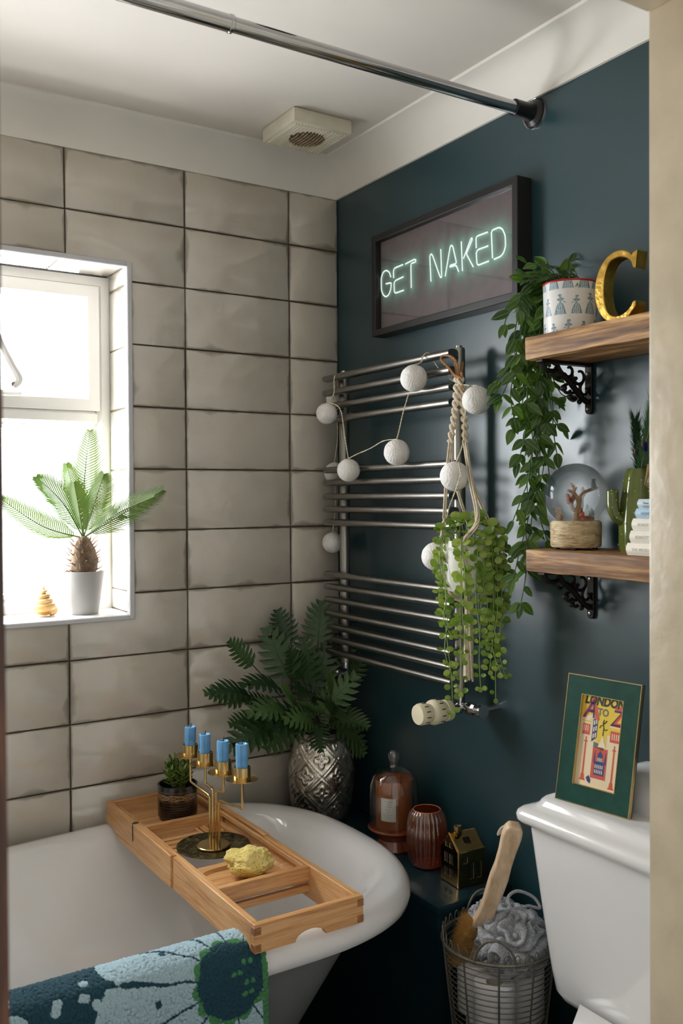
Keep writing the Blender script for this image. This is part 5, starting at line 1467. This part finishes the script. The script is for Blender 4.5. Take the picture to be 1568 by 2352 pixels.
rl = MB().tube(catmull([p1+Vector((.004, .000, .052)), p1+Vector((.012, .024, .072)), p1+Vector((.034, .020, .082)), p1+Vector((.056, .000, .072)), p1+Vector((.058, -.016, .056)), p1+Vector((.034, -.006, .062)), p1+Vector((.012, -.008, .056))], 8), .0032, 8)
o = rl.build('hanging_rope', mat('grey_rope', (160, 160, 162), .8, var=.2, vs=300, bump=.8, bs=300)); tag(o, 'twisted pale grey rope loop lying on the net sponge', 'rope')
# folded white paper packet by the cistern
m = MB(); pk = bc+Vector((.078, -.012, BRZ-.030))
m.grid(10, 10, lambda a, b: pk+Vector((.030*(a-.5), .05*(b-.5), .05*(b)+.008*math.sin(a*6)*b+.010*math.sin(b*7+a*3))))
o = m.build('paper_packet', mat('white_wrapper', (214, 214, 226), .4, var=.05), None, 60, solid=.002); tag(o, 'crumpled white wrapper at the back of the wire basket', 'wrapper')

# ------------------------------------------------------------------ toilet
TCY = -1.163
t = thing('toilet', (-.25, TCY, 0), 'white close coupled toilet with a wide cistern', 'toilet')
def loft(secs, nseg=12):
    'secs: (x_front, halfwidth, z, corner radius) cistern cross sections, back at x=-.002'
    vs = []; rings = []
    for (xf, hw, z, rc) in secs:
        ring = []
        for (sx, sy, a0) in ((xf+rc, TCY+hw-rc, PI/2), (xf+rc, TCY-hw+rc, PI)):
            for i in range(nseg+1):
                a = a0+PI/2*i/nseg; ring.append((sx+rc*math.cos(a), sy+rc*math.sin(a), z))
        ring += [(-.002, TCY-hw, z), (-.002, TCY+hw, z)]
        rings.append(ring)
    n = len(rings[0]); vs = [p for r in rings for p in r]
    fs = [(k_*n+i, k_*n+(i+1) % n, (k_+1)*n+(i+1) % n, (k_+1)*n+i) for k_ in range(len(rings)-1) for i in range(n)]
    fs += [tuple(range(n)), tuple((len(rings)-1)*n+i for i in range(n))]
    return MB().add(vs, fs)
body = [(-.120, .150, .405, .03), (-.128, .158, .418, .03), (-.132, .162, .432, .03), (-.150, .172, .438, .035), (-.166, .190, .446, .04), (-.172, .197, .458, .04), (-.176, .205, .50, .04), (-.182, .222, .62, .035), (-.186, .238, .735, .03), (-.186, .238, .748, .03)]
loft(body).build('cistern', M_ceramic, t, 50)
lid = [(-.186, .238, .7465, .025), (-.199, .249, .748, .025), (-.2035, .2535, .753, .025), (-.2045, .2545, .762, .025), (-.202, .2525, .768, .025), (-.196, .247, .7725, .025), (-.187, .239, .775, .025), (-.179, .232, .778, .025), (-.1735, .227, .783, .025), (-.170, .224, .789, .025), (-.165, .220, .793, .025), (-.158, .214, .795, .025)]
ld_ = loft(lid).build('cistern_lid', M_ceramic, t, 50)
dm = []
for f in range(9):
    a = PI/2*f/8; dm.append((-.012-.086*max(0, math.cos(a))**.6 if f < 8 else -.03, .165-.065*(1-math.cos(a)), .794+.064*math.sin(a), .035-.018*f/8))
loft(dm).build('lid_dome', M_ceramic, ld_, 60)
# pan, seat and closed lid
def oval(z, xf, hw, xb=-.175, hb=.10, n=24):
    'egg outline from the hinge (xb, half width hb) to the front xf'
    pts = []
    for i in range(n+1):
        f = i/n; a = PI/2+PI*f; cx = (xf+xb)/2
        x = xb+(xf-xb)*math.sin(PI*f)**.62 if 0 < f < 1 else xb
        y = hb*math.cos(PI*f)+ (hw-hb)*math.copysign(math.sin(PI*min(1, 2*min(f, 1-f)))**.8, math.cos(PI*f)) if f != .5 else 0
        pts.append((x, TCY+y, z))
    return pts
def slab(z0, z1, xf, hw, name, bev, xb=-.19, hb=.105):
    o0 = oval(z0, xf, hw, xb, hb); n = len(o0)
    return MB().prism([(p[0], p[1]) for p in o0], z1-z0, Matrix.Translation((0, 0, z0)), bev, 3).build(name, M_ceramic, t, 50)
MB().prism([(p[0], p[1]) for p in oval(0, -.60, .16, -.19, .11)], .20, Matrix.Translation((0, 0, .20))).build('pan', M_ceramic, t, 40)
MB().prism([(p[0], p[1]) for p in oval(0, -.50, .11, -.06, .09)], .20).build('pan_foot', M_ceramic, t, 40)
slab(.4005, .420, -.63, .185, 'seat', .006, -.215, .09); slab(.421, .444, -.63, .190, 'seat_lid', .008, -.215, .09)
MB().prism([(-.178, TCY+.112), (-.178, TCY-.112), (-.255, TCY-.062), (-.255, TCY+.062)], .068, Matrix.Translation((0, 0, .40)), .005, 2).build('hinge_deck', M_ceramic, t, 50)

# ------------------------------------------------------------------ picture frame on the cistern
def rayplane(u, v, p0, n):
    d = _f + _r*((u-784)/FPX) + _u*((1176-v)/FPX); return CAM+d*((p0-CAM).dot(n)/d.dot(n))
FB = W(1274, 1833, 2, .7955); FC = W(1443, 1883, 2, .7955); e_ = (FC-FB).normalized()
TLp = rayplane(1304, 1542, FB, e_); TRp = rayplane(1477, 1577, FC, e_)
fu = (((TLp-FB)+(TRp-FC))/2); FH = fu.length; fu.normalize(); FWd = (FC-FB).length; fn_ = e_.cross(fu).normalized()
if fn_.dot(CAM-FB) < 0: fn_ = -fn_
MF = Matrix(((e_.x, fu.x, fn_.x, FB.x), (e_.y, fu.y, fn_.y, FB.y), (e_.z, fu.z, fn_.z, FB.z), (0, 0, 0, 1)))   # x right, y up, z out
t = thing('photo_frame', FB+e_*FWd/2, 'green enamel photo frame with gold edging leaning on the cistern lid', 'picture')
mw = .0335*FWd/.15; x0, x1, y0, y1 = mw, FWd-mw*.98, mw*1.06, FH-mw*1.0
def fr(mb, a0, a1, b0, b1, A0, A1, B0, B1, z0, z1):
    ring = lambda p, q, r, s, z: [(p, r, z), (q, r, z), (q, s, z), (p, s, z)]
    R = [ring(a0, a1, b0, b1, z0), ring(a0, a1, b0, b1, z1), ring(A0, A1, B0, B1, z1), ring(A0, A1, B0, B1, z0)]
    mb.add([p for r in R for p in r], [(k_*4+i, k_*4+(i+1) % 4, ((k_+1) % 4)*4+(i+1) % 4, ((k_+1) % 4)*4+i) for k_ in range(4) for i in range(4)], MF); return mb
M_enamel = mat('green_enamel', (24, 68, 58), .25, var=.15, vs=40)
M_gtrim = mat('pale_gold_trim', (214, 190, 140), .25, 1)
fr(MB(), .0014, FWd-.0014, .0014, FH-.0014, x0-.0012, x1+.0012, y0-.0012, y1+.0012, -.006, .0).build('border', M_enamel, t)
fr(MB(), 0, FWd, 0, FH, .0014, FWd-.0014, .0014, FH-.0014, -.007, .0006).build('outer_trim', M_gtrim, t)
fr(MB(), x0-.0012, x1+.0012, y0-.0012, y1+.0012, x0, x1, y0, y1, -.006, .0006).build('inner_trim', M_gtrim, t)
MB().box((0, 0, -.009), (FWd, FH, -.007), 0, M=MF).build('backing', M_black, t)
pw, ph = x1-x0, y1-y0
pp = MB().box((x0, y0, -.0062), (x1, y1, -.0052), 0, M=MF).build('print', mat('cream_paper', (232, 212, 176), .7, var=.04), t)
def pm(x, y, z=0): return MF @ Vector((x0+pw*x, y0+ph*y, -.0050+z))
def flat(polys, col, name, z=0):
    for pl_ in polys: 
        m = MB(); m.add([pm(x, y, z) for x, y in pl_], [tuple(range(len(pl_)))]); m.build(name, col, pp, 0)
I_y = mat('yellow_ink', (226, 196, 60), .6, var=.03); I_r = mat('red_ink', (206, 84, 62), .6, var=.03); I_b = mat('blue_ink', (52, 62, 118), .6, var=.03); I_k = mat('black_ink', (34, 40, 38), .6); I_g = mat('grey_ink', (104, 108, 96), .6); I_w = mat('cream_ink', (232, 214, 184), .6)
flat([[(0, .60), (.0, 1), (1, 1), (1, .60), (.66, .60), (.66, .46), (.36, .52), (.36, .72), (.0, .76)]], I_y, 'yellow_field')
flat([[(.36, .50), (.62, .475), (.62, .42), (.36, .44)]], I_g, 'plinth_print', .0001)
flat([[(.36, .44), (.72, .44), (.72, .10), (.36, .10)]], I_r, 'red_panel', .0001)
flat([[(.0, .74), (.30, .74), (.36, .78), (.36, .795), (.0, .765)], [(.70, .69), (1, .69), (1, .72), (.70, .71)]], I_w, 'ledge_print', .00012)
flat([[(.30, .74), (.42, .78), (.42, .55), (.30, .49)]], I_b, 'wing_print', .0001)
flat([[(.32, .73-.075*i), (.35, .738-.075*i), (.35, .688-.075*i), (.32, .68-.075*i)] for i in range(3)]+[[(.37, .745-.075*i), (.40, .752-.075*i), (.40, .702-.075*i), (.37, .695-.075*i)] for i in range(3)], I_w, 'wing_window', .0002)
flat([[(.03, .72), (.26, .72), (.26, .705), (.03, .705)], [(.70, .69), (1, .69), (1, .675), (.70, .675)]], I_y, 'dentil_print', .0002)
flat([[(.06, .68), (.24, .68), (.24, .56), (.06, .56)], [(.74, .655), (.97, .655), (.97, .53), (.74, .53)]], I_r, 'engraving', .0001)
flat([[(.08+.05*i, .665), (.10+.05*i, .665), (.10+.05*i, .60), (.08+.05*i, .60)] for i in range(3)]+[[(.78+.05*i, .625), (.80+.05*i, .625), (.80+.05*i, .56), (.78+.05*i, .56)] for i in range(4)], I_w, 'engraving_line', .0002)
# monument columns
def column(cx, y0_, y1_):
    w = .030
    flat([[(cx-w*.7, y0_+.07), (cx+w*.7, y0_+.07), (cx+w*.55, y1_-.06), (cx-w*.55, y1_-.06)], [(cx-w*1.8, y1_-.06), (cx+w*1.8, y1_-.06), (cx+w*1.2, y1_-.045), (cx-w*1.2, y1_-.045)], [(cx-w*1.6, y0_+.02), (cx+w*1.6, y0_+.02), (cx+w*1.2, y0_+.075), (cx-w*1.2, y0_+.075)], [(cx-w*2.6, y0_), (cx+w*2.6, y0_), (cx+w*2.0, y0_+.02), (cx-w*2.0, y0_+.02)], [(cx-w*.6, y1_-.045), (cx+w*.6, y1_-.045), (cx+w*.4, y1_), (cx-w*.4, y1_)]], I_r, 'column_print', .0001)
column(.17, .05, .54); column(.87, .02, .50)
# domed building
bl = [[(.43, .14), (.68, .14), (.68, .27), (.43, .27)], [(.45, .27), (.66, .27), (.66, .29), (.45, .29)], [(.49, .29), (.62, .29), (.62, .345), (.49, .345)],
      [(.49, .345)]+[(.555+.065*math.cos(PI-PI*i/10), .345+.055*math.sin(PI*i/10)) for i in range(1, 10)]+[(.62, .345)], [(.545, .395), (.565, .395), (.558, .43), (.552, .43)], [(.40, .27), (.45, .27), (.43, .41), (.42, .41)], [(.66, .27), (.71, .27), (.69, .40), (.68, .40)]]
flat(bl, I_b, 'dome_print', .0002)
flat([[(.45+.042*i, .16), (.47+.042*i, .16), (.47+.042*i, .20), (.45+.042*i, .20)] for i in range(5)]+[[(.45+.042*i, .215), (.47+.042*i, .215), (.47+.042*i, .255), (.45+.042*i, .255)] for i in range(5)]+[[(.50+.025*i, .295), (.512+.025*i, .295), (.512+.025*i, .335), (.50+.025*i, .335)] for i in range(5)], I_w, 'dome_window', .0003)
# statue on a pedestal
flat([[(.47, .45), (.66, .45), (.63, .50), (.60, .51), (.60, .55), (.53, .55), (.53, .51), (.50, .50)], [(.55, .55), (.58, .55), (.575, .60), (.555, .60)]], I_w, 'pedestal_print', .0003)
m = MB()
for pl_ in ([(.565, .58), (.57, .66), (.56, .70), (.54, .735)], [(.57, .66), (.62, .645), (.66, .66)], [(.56, .70), (.50, .69), (.47, .66)], [(.55, .71), (.60, .73), (.63, .755)], [(.55, .71), (.56, .76)]):
    m.tube([pm(x, y, .0004) for x, y in pl_], .0009, 5, flat=.3, up=fn_)
m.build('statue_print', I_k, pp)
# lettering
def txt(body, cx, cy, size, sx, col, rot=0, sh=0, bold=.03):
    Mt = MF @ Matrix.Translation((x0+pw*cx, y0+ph*cy, -.0047)) @ Matrix.Rotation(rot, 4, 'Z') @ Matrix(((sx, sh, 0, 0), (0, 1, 0, 0), (0, 0, 1, 0), (0, 0, 0, 1)))
    text_mesh(body, size, Mt, .00008, bold).build('lettering', col, pp, 0)
txt('LONDON', .53, .912, .0215, .84, I_k, 0, .12, .045); txt('A', .235, .755, .050, .95, I_r, 0, .1); txt('A', .185, .755, .048, .72, I_b, 0, .25, 0)
txt('Z', .88, .715, .047, .80, I_r, 0, .15); txt('Z', .83, .712, .040, .80, I_b, 0, .2, 0); txt('TO', .52, .80, .0175, .9, I_g)
flat([[(.26, .09), (.33, .12), (.38, .07), (.37, .03), (.30, .05)]], I_b, 'pigeon_print', .0002)
MB().add([pm(0, 0, .0018), pm(1, 0, .0018), pm(1, 1, .0018), pm(0, 1, .0018)], [(0, 1, 2, 3)]).build('glass', thin_glass('frame_glass', gloss=.5), t)
# strut behind
sb0 = FB+e_*FWd*.12-fn_*.010+fu*(FH*.55); sb1 = FB+e_*FWd*.12-Vector((fn_.x, fn_.y, 0)).normalized()*.030
sb1.z = .7955+.002
MB().tube([sb0, sb1], .003, 6).build('strut', M_black, t)

# ------------------------------------------------------------------ hanging plant in a macrame holder
pc2 = Vector((-.121, -.694, 1.140)); HPR = .0515; HPH = .108
M_mac = mat('macrame_cotton', (222, 208, 184), .9, var=.15, vs=120, bump=.8, bs=400)
t = thing('macrame_hanger', W(1052, 862, 0, -.112), 'knotted cream macrame hanger tied to the towel radiator', 'hanger')
def bundle(pts, n, r, spread, name='cord', tw=0):
    path = catmull(pts, 7)
    for j in range(n):
        q = []
        for i, p in enumerate(path):
            a, b_ = frame3(path[min(i+1, len(path)-1)]-path[max(i-1, 0)])
            t_ = 2*PI*j/n+tw*i; q.append(p+a*spread*math.cos(t_)+b_*spread*math.sin(t_))
        MB().tube(q, r, 6).build(name, M_mac, t)
def knotted(pts, name='knot_braid'):
    path = catmull(pts, 10); L = 0
    for ph_ in (0, PI):
        q = []; rr_ = []; L = 0
        for i, p in enumerate(path):
            if i: L += (p-path[i-1]).length
            a, b_ = frame3(path[min(i+1, len(path)-1)]-path[max(i-1, 0)])
            q.append(p+a*.0042*math.cos(L*190+ph_)+b_*.0042*math.sin(L*190+ph_)); rr_.append(.0036+.0010*math.sin(L*380))
        MB().tube(q, rr_, 7).build(name, M_mac, t)
X1, X2 = -.128, -.118
topk = W(1050, 868, 0, -.115)
knotted([topk, W(1048, 900, 0, -.12), W(1042, 960, 0, -.125), W(1034, 1015, 0, -.130)])
knotted([topk+Vector((0, -.01, 0)), W(1060, 910, 0, -.112), W(1066, 965, 0, -.110), W(1068, 1015, 0, -.108)])
rimL = W(1022, 1238, 0, -.150); rimR = W(1098, 1205, 0, -.148); rimB = pc2+Vector((.05, -.012, HPH-.002)); rimF = pc2+Vector((-.038, -.034, HPH))
low = pc2+Vector((0, 0, -.022)); 
kb = pc2+Vector((0, 0, -.024))
bundle([W(1034, 1015, 0, -.130), W(1026, 1090, 0, -.140), W(1020, 1190, 0, -.15), pc2+Vector((-.040, .036, HPH)), pc2+Vector((-.040, .034, .055)), pc2+Vector((-.030, .022, .0)), kb], 4, .0017, .0030)
bundle([W(1068, 1015, 0, -.108), W(1080, 1100, 0, -.130), W(1096, 1195, 0, -.150), rimF+Vector((-.004, -.004, 0)), pc2+Vector((-.040, -.038, .055)), pc2+Vector((-.026, -.026, .0)), kb], 4, .0017, .0036)
bundle([W(1070, 1015, 0, -.100), W(1085, 1110, 0, -.09), pc2+Vector((.040, -.030, HPH+.02)), pc2+Vector((.043, -.036, HPH-.01)), pc2+Vector((.040, -.034, .05)), pc2+Vector((.026, -.024, .0)), kb], 4, .0016, .0030)
bundle([W(1036, 1015, 0, -.120), W(1046, 1110, 0, -.10), pc2+Vector((.034, .036, HPH+.02)), pc2+Vector((.040, .040, HPH-.02)), pc2+Vector((.036, .034, .05)), pc2+Vector((.024, .022, .0)), kb], 3, .0016, .0026)
m = MB().lathe([(.004, .012), (.0088, .008), (.0098, 0), (.0088, -.008), (.006, -.012)], 20, tuple(kb), fn=lambda a, z, r: r*(1+.08*math.sin(8*a+z*500))); m.build('gathering_knot', M_mac, t)
rt = random.Random(4)
for i in range(16):
    a = 2*PI*i/16; r0 = .006*(.5+.5*(i % 2)); r1 = .011*(.4+.6*((i*5) % 7)/7)
    MB().tube(catmull([kb+Vector((r0*math.cos(a), r0*math.sin(a), -.008)), kb+Vector((r1*math.cos(a), r1*math.sin(a), -.06)), kb+Vector((r1*1.0*math.cos(a+.2), r1*math.sin(a+.2), -.11)), kb+Vector((r1*1.1*math.cos(a+.3), r1*1.1*math.sin(a+.3), -.150-rt.uniform(0, .012)))], 4), .0020, 6).build('tassel_cord', M_mac, t)
M_twine = mat('brown_twine', (166, 118, 74), .9, var=.2, vs=200, bump=.8, bs=500)
def tw(pts, r=.0016):
    for ph_ in (0, 2.1, 4.2):
        path = catmull(pts, 8); q = []
        for i, p in enumerate(path):
            a, b_ = frame3(path[min(i+1, len(path)-1)]-path[max(i-1, 0)]); q.append(p+a*r*math.cos(i*.9+ph_)+b_*r*math.sin(i*.9+ph_))
        MB().tube(q, r*.75, 5).build('twine', M_twine, t)
tw([W(1046, 866, 0, -.115), W(1030, 845, 0, -.11), W(1012, 826, 0, -.108), W(1020, 816, 0, -.105), W(1040, 822, 0, -.108), W(1050, 840, 0, -.108), W(1052, 866, 0, -.115)])
tw([W(1048, 866, 0, -.112), W(1046, 840, 0, -.09), W(1040, 815, 0, -.07), W(1058, 812, 0, -.045), W(1062, 840, 0, -.06), W(1054, 868, 0, -.105)])
tw([W(1056, 862, 0, -.112), W(1060, 885, 0, -.115), W(1070, 900, 0, -.115)], .0014); tw([W(1042, 862, 0, -.118), W(1058, 868, 0, -.126), W(1060, 856, 0, -.118)], .0018)

tp_ = thing('hanging_pot', pc2, 'white round pot held in the macrame hanger', 'pot')
MB().lathe([(.0001, 0), (.030, 0), (.040, .004), (.0475, .025), (.0515, .06), (.0515, HPH-.004), (.0505, HPH), (.0465, HPH), (.046, HPH-.02), (.0001, HPH-.02)], 48, pc2).build('pot_body', mat('white_pot', (228, 226, 218), .4, var=.03), tp_)
MB().lathe([(.0455, HPH-.018), (.02, HPH-.012), (.0001, HPH-.011)], 24, pc2).build('soil', mat('dark_soil', (46, 36, 28), .95, bump=.8, bs=150), tp_)
M_round = leaf_mat('round_leaf', (104, 142, 48), (186, 204, 104), .4, .3)
def round_leaf(name, cup):
    vs = [(0, .5, -cup)]; fs = []
    for k_, rr_ in enumerate((.3, .5)):
        for i in range(12):
            a = 2*PI*i/12; x, y = rr_*math.sin(a)*.92, .5-rr_*math.cos(a); vs.append((x, y, -cup+cup*(rr_/.5)**2))
    for i in range(12):
        j = (i+1) % 12; fs.append((0, 1+i, 1+j)); fs.append((1+i, 13+i, 13+j, 1+j))
    return MB().add(vs, fs).mesh(name, M_round, 80)
rl_ = [round_leaf('leaf', .10), round_leaf('leaf', -.08), round_leaf('leaf', .22)]
t2 = thing('hanging_plant', pc2+Vector((0, 0, HPH-.015)), 'bright green trailing plant with small round leaves in the hanging pot', 'plant')
M_rstem = mat('pale_stem', (136, 160, 84), .6, var=.15)
ENDS = [(1043, 1650, -.15), (1060, 1600, -.17), (1035, 1560, -.16), (1030, 1470, -.165), (1062, 1520, -.17), (1105, 1590, -.13), (1140, 1608, -.09), (1165, 1560, -.08), (1148, 1500, -.08), (1120, 1540, -.10), (1095, 1480, -.14), (1150, 1440, -.07), (1110, 1430, -.13), (1135, 1405, -.09), (1028, 1410, -.165), (1165, 1390, -.06), (1060, 1385, -.175), (1175, 1350, -.06), (1020, 1345, -.16), (1130, 1470, -.11), (1118, 1490, -.12), (1140, 1550, -.10)]
rg = random.Random(21); cnt = 0
for (u, v, x) in ENDS:
    e = W(u+rg.uniform(-4, 4), v, 0, x)
    a = math.atan2(e.y-pc2.y, e.x-pc2.x)
    s0 = pc2+Vector((.03*math.cos(a), .03*math.sin(a), HPH-.012)); s1 = pc2+Vector((.050*math.cos(a), .050*math.sin(a), HPH+.010)); s2 = pc2+Vector((.062*math.cos(a), .062*math.sin(a), HPH-.018))
    s2 = s2.lerp(Vector((e.x, e.y, s2.z)), .45)
    if math.hypot(s2.x-pc2.x, s2.y-pc2.y) < .058: s2 = pc2+Vector((.060*math.cos(a), .060*math.sin(a), HPH-.018))
    s3 = Vector(((s2.x+e.x)/2+rg.uniform(-.006, .006), (s2.y+e.y)/2+rg.uniform(-.008, .008), s2.z+(e.z-s2.z)*.5))
    if s3.z > pc2.z and math.hypot(s3.x-pc2.x, s3.y-pc2.y) < .058: s3 = Vector((pc2.x+.060*math.cos(a), pc2.y+.060*math.sin(a), s3.z))
    e2 = e.lerp(s3, .45)+Vector((rg.uniform(-.008, .008), rg.uniform(-.010, .010), 0)); e = e+Vector((0, rg.uniform(-.010, .006), rg.uniform(0, .012)))
    path = catmull([s0, s1, s2, s3, e2, e], 7)
    MB().tube(path, .0009, 5).build('stem', M_rstem, t2)
    s = 0; nx_ = .012; sd_ = 1
    for i in range(8, len(path)):
        d = path[i]-path[i-1]; s += d.length
        if s > nx_:
            nx_ = s+rg.uniform(.015, .026)
            for q in (-1, 1):
                if rg.random() < .1: continue
                ld_2 = (_r*q*rg.uniform(.6, 1)+_f*rg.uniform(-.7, .3)+Vector((0, 0, rg.uniform(-.4, .3)))).normalized()
                L = rg.uniform(.012, .020)*(1 if path[i].z > 1.08 else .8)
                n = (-_f*rg.uniform(.4, 1)+Vector((rg.uniform(-.4, .4), 0, rg.uniform(-.1, .9))))
                inst(rg.choice(rl_), 'leaf', t2, aim(path[i]+ld_2*.003, ld_2, n, L, L)); cnt += 1
    inst(rl_[0], 'leaf', t2, aim(path[-1], Vector((rg.uniform(-.4, .4), -.2, -.7)), -_f, .011, .011)); cnt += 1
for i in range(max(70, 300-cnt)):
    a = rg.uniform(0, 2*PI); q = math.sqrt(rg.random())*.058; h_ = .004+.040*(1-(q/.06)**2)+rg.uniform(-.012, .010)
    p = pc2+Vector((q*math.cos(a), q*math.sin(a), HPH+h_+.006)); L = rg.uniform(.018, .026)
    n = Vector((math.cos(a)*.6-.35, math.sin(a)*.6-.45, .7+rg.uniform(-.3, .3)))
    inst(rg.choice(rl_), 'leaf', t2, aim(p, Vector((math.cos(a)+rg.uniform(-.6, .6), math.sin(a)+rg.uniform(-.6, .6), rg.uniform(-.4, .2))), n, L, L))
    if i % 2 == 0: MB().tube([pc2+Vector((q*.4*math.cos(a), q*.4*math.sin(a), HPH-.012)), p], .0008, 4).build('stem', M_rstem, t2)

# ------------------------------------------------------------------ sago palm on the sill
sc2 = W(193, 1409, 2, WZ0+.0005); SPH = .104
t = thing('grey_pot', sc2, 'pale grey tapered flowerpot on the window sill', 'pot')
MB().lathe([(.0001, 0), (.0335, 0), (.035, .002), (.0485, SPH-.004), (.0495, SPH), (.0465, SPH), (.0455, SPH-.014), (.0001, SPH-.014)], 48, sc2).build('pot_body', mat('grey_ceramic', (172, 170, 167), .5, var=.02), t)
MB().lathe([(.045, SPH-.013), (.0001, SPH-.008)], 24, sc2).build('soil', mat('palm_soil', (70, 56, 42), .95, bump=.8, bs=150), t)
t = thing('sago_palm', sc2+Vector((0, 0, SPH-.012)), 'small sago palm with feathery green fronds on the window sill', 'plant')
cb_ = sc2+Vector((0, 0, SPH-.012))
M_caud = mat('palm_trunk', (116, 98, 80), .9, var=.4, vs=60, bump=1, bs=90, bd=.004)
MB().lathe([(.0001, 0), (.024, 0), (.031, .018), (.033, .038), (.028, .062), (.020, .082), (.012, .094), (.0001, .098)], 28, cb_, fn=lambda a, z, r: r*(1+.07*math.sin(6*a+z*90)+.05*math.sin(11*a-z*160))).build('trunk', M_caud, t)
M_scale = mat('dry_scale', (140, 106, 72), .8, var=.3, vs=80)
rp = random.Random(6)
for i in range(46):
    a = i*2.4; f = i/46; z = .006+.082*f; r = .033-.016*max(0, f-.4)
    p = cb_+Vector((r*math.cos(a)*.9, r*math.sin(a)*.9, z)); o_ = Vector((math.cos(a), math.sin(a), .35+.8*f)); L = rp.uniform(.012, .026)
    p2_ = p+o_.normalized()*L*.6; p3 = p2_+(o_+Vector((0, 0, .9*(1 if i % 3 else -.6)))).normalized()*L*.6
    MB().tube([p, p2_, p3], [.0040, .0022, .0005], 5, flat=.45).build('dry_leaf_base', M_scale, t)
M_palm = leaf_mat('palm_frond', (66, 92, 36), (112, 138, 62), .45, .14)
M_rach = mat('palm_rachis', (176, 170, 96), .5)
crown = cb_+Vector((0, 0, .092))
def palm(tip, sag, ll, seed, vcup=.35, f0=.16, tw_=0, mid=None):
    rq = random.Random(seed); mid = mid or (crown+tip)/2+Vector(sag); path = catmull([crown, mid, tip], 24); n = len(path)
    ro = MB().tube(path, [.0022*(1-.75*i/n) for i in range(n)], 6).build('frond', M_palm, t)
    m = MB(); d0 = (tip-crown).normalized(); lat0 = d0.cross(_f).normalized(); nrm = lat0.cross(d0).normalized()
    lat0 = (lat0*math.cos(tw_)+nrm*math.sin(tw_)); nrm = lat0.cross(d0).normalized()
    N_ = 38
    for i in range(N_):
        f = f0+(1-f0)*i/(N_-1); k_ = f*(n-1); j = min(int(k_), n-2); p = path[j].lerp(path[j+1], k_-j); d = (path[j+1]-path[j]).normalized()
        env = min(1, (f-f0)/.18+.35)*(1-.80*max(0, (f-.50)/.50)**1.6)
        for s in (-1, 1):
            L = ll*env*rq.uniform(.92, 1.08); o_ = (d*.55+lat0*s*.9+nrm*vcup).normalized(); e = p+o_*L+d*L*.20; mi = p+o_*L*.5
            w = o_.cross(nrm).normalized()*.0016
            m.add([p-w*.8, p+w*.8, mi+w, mi-w, e], [(0, 1, 2, 3), (3, 2, 4)])
    m.build('leaflets', M_palm, ro, 0)
yy = sc2.y
palm(W(206, 990, 1, yy+.030), (-.006, 0, 0), .056, 1); palm(W(152, 1066, 1, yy+.035), (.0, .0, .012), .044, 2); palm(W(84, 1096, 1, yy-.01), (.006, 0, .012), .050, 3)
palm(W(2, 1146, 1, yy-.03), (.0, 0, -.018), .048, 4, .5); palm(W(373, 1126, 1, -.115), (.0, 0, -.016), .046, 5, .55, mid=W(278, 1182, 1, -.040)); palm(W(352, 1142, 1, -.135), (0, 0, -.008), .040, 6, .5, mid=W(268, 1180, 1, -.060))
palm(W(238, 1090, 1, yy-.075), (.000, 0, .0), .054, 7, .6); palm(W(170, 1110, 1, yy-.05), (0, 0, .006), .044, 8, .6)
# ------------------------------------------------------------------ spiral shell
sh = W(102, 1415, 2, WZ0+.0005)
o_ = Vector(sh); m = MB(); vs = []; fs = []
turns = 5.2; NS = 150; K = 10
def shell_mat():
    k = N('striped_shell'); co = k.coord(); sx = k.n('ShaderNodeSeparateXYZ'); k.l(co, sx.inputs[0])
    f = k.noise(k.scale(co, (1, 1, 6)), 30, 4); c = k.ramp(f, [(.3, lin(196, 140, 72)), (.55, lin(228, 184, 116)), (.75, lin(244, 222, 176))]); return k.bsdf(c, .35, 0)
pts = []; rs_ = []
for i in range(NS):
    f = i/(NS-1); a = f*turns*2*PI; g_ = (1-f); R0_ = .0185*g_+.0006; z = .0085+.060*(f**.92); pts.append(sh+Vector((R0_*.72*math.cos(a), R0_*.72*math.sin(a), z-.0085*f))); rs_.append(max(.0007, .0098*g_))
m.tube(pts, rs_, 10); 
zmin = min(p[2] for p in m.v); m.v = [(p[0], p[1], p[2]-zmin+sh.z) for p in m.v]
m.lathe([(.0001, .001), (.015, .004), (.006, .035), (.0001, .055)], 20, sh)
o = m.build('sea_shell', shell_mat(), None, 60); o.data.transform(Matrix.Translation(-sh)); o.location = sh; o.scale = (1.4, 1.4, 1.25)
tag(o, 'pointed spiral tan sea shell on the window sill', 'shell')
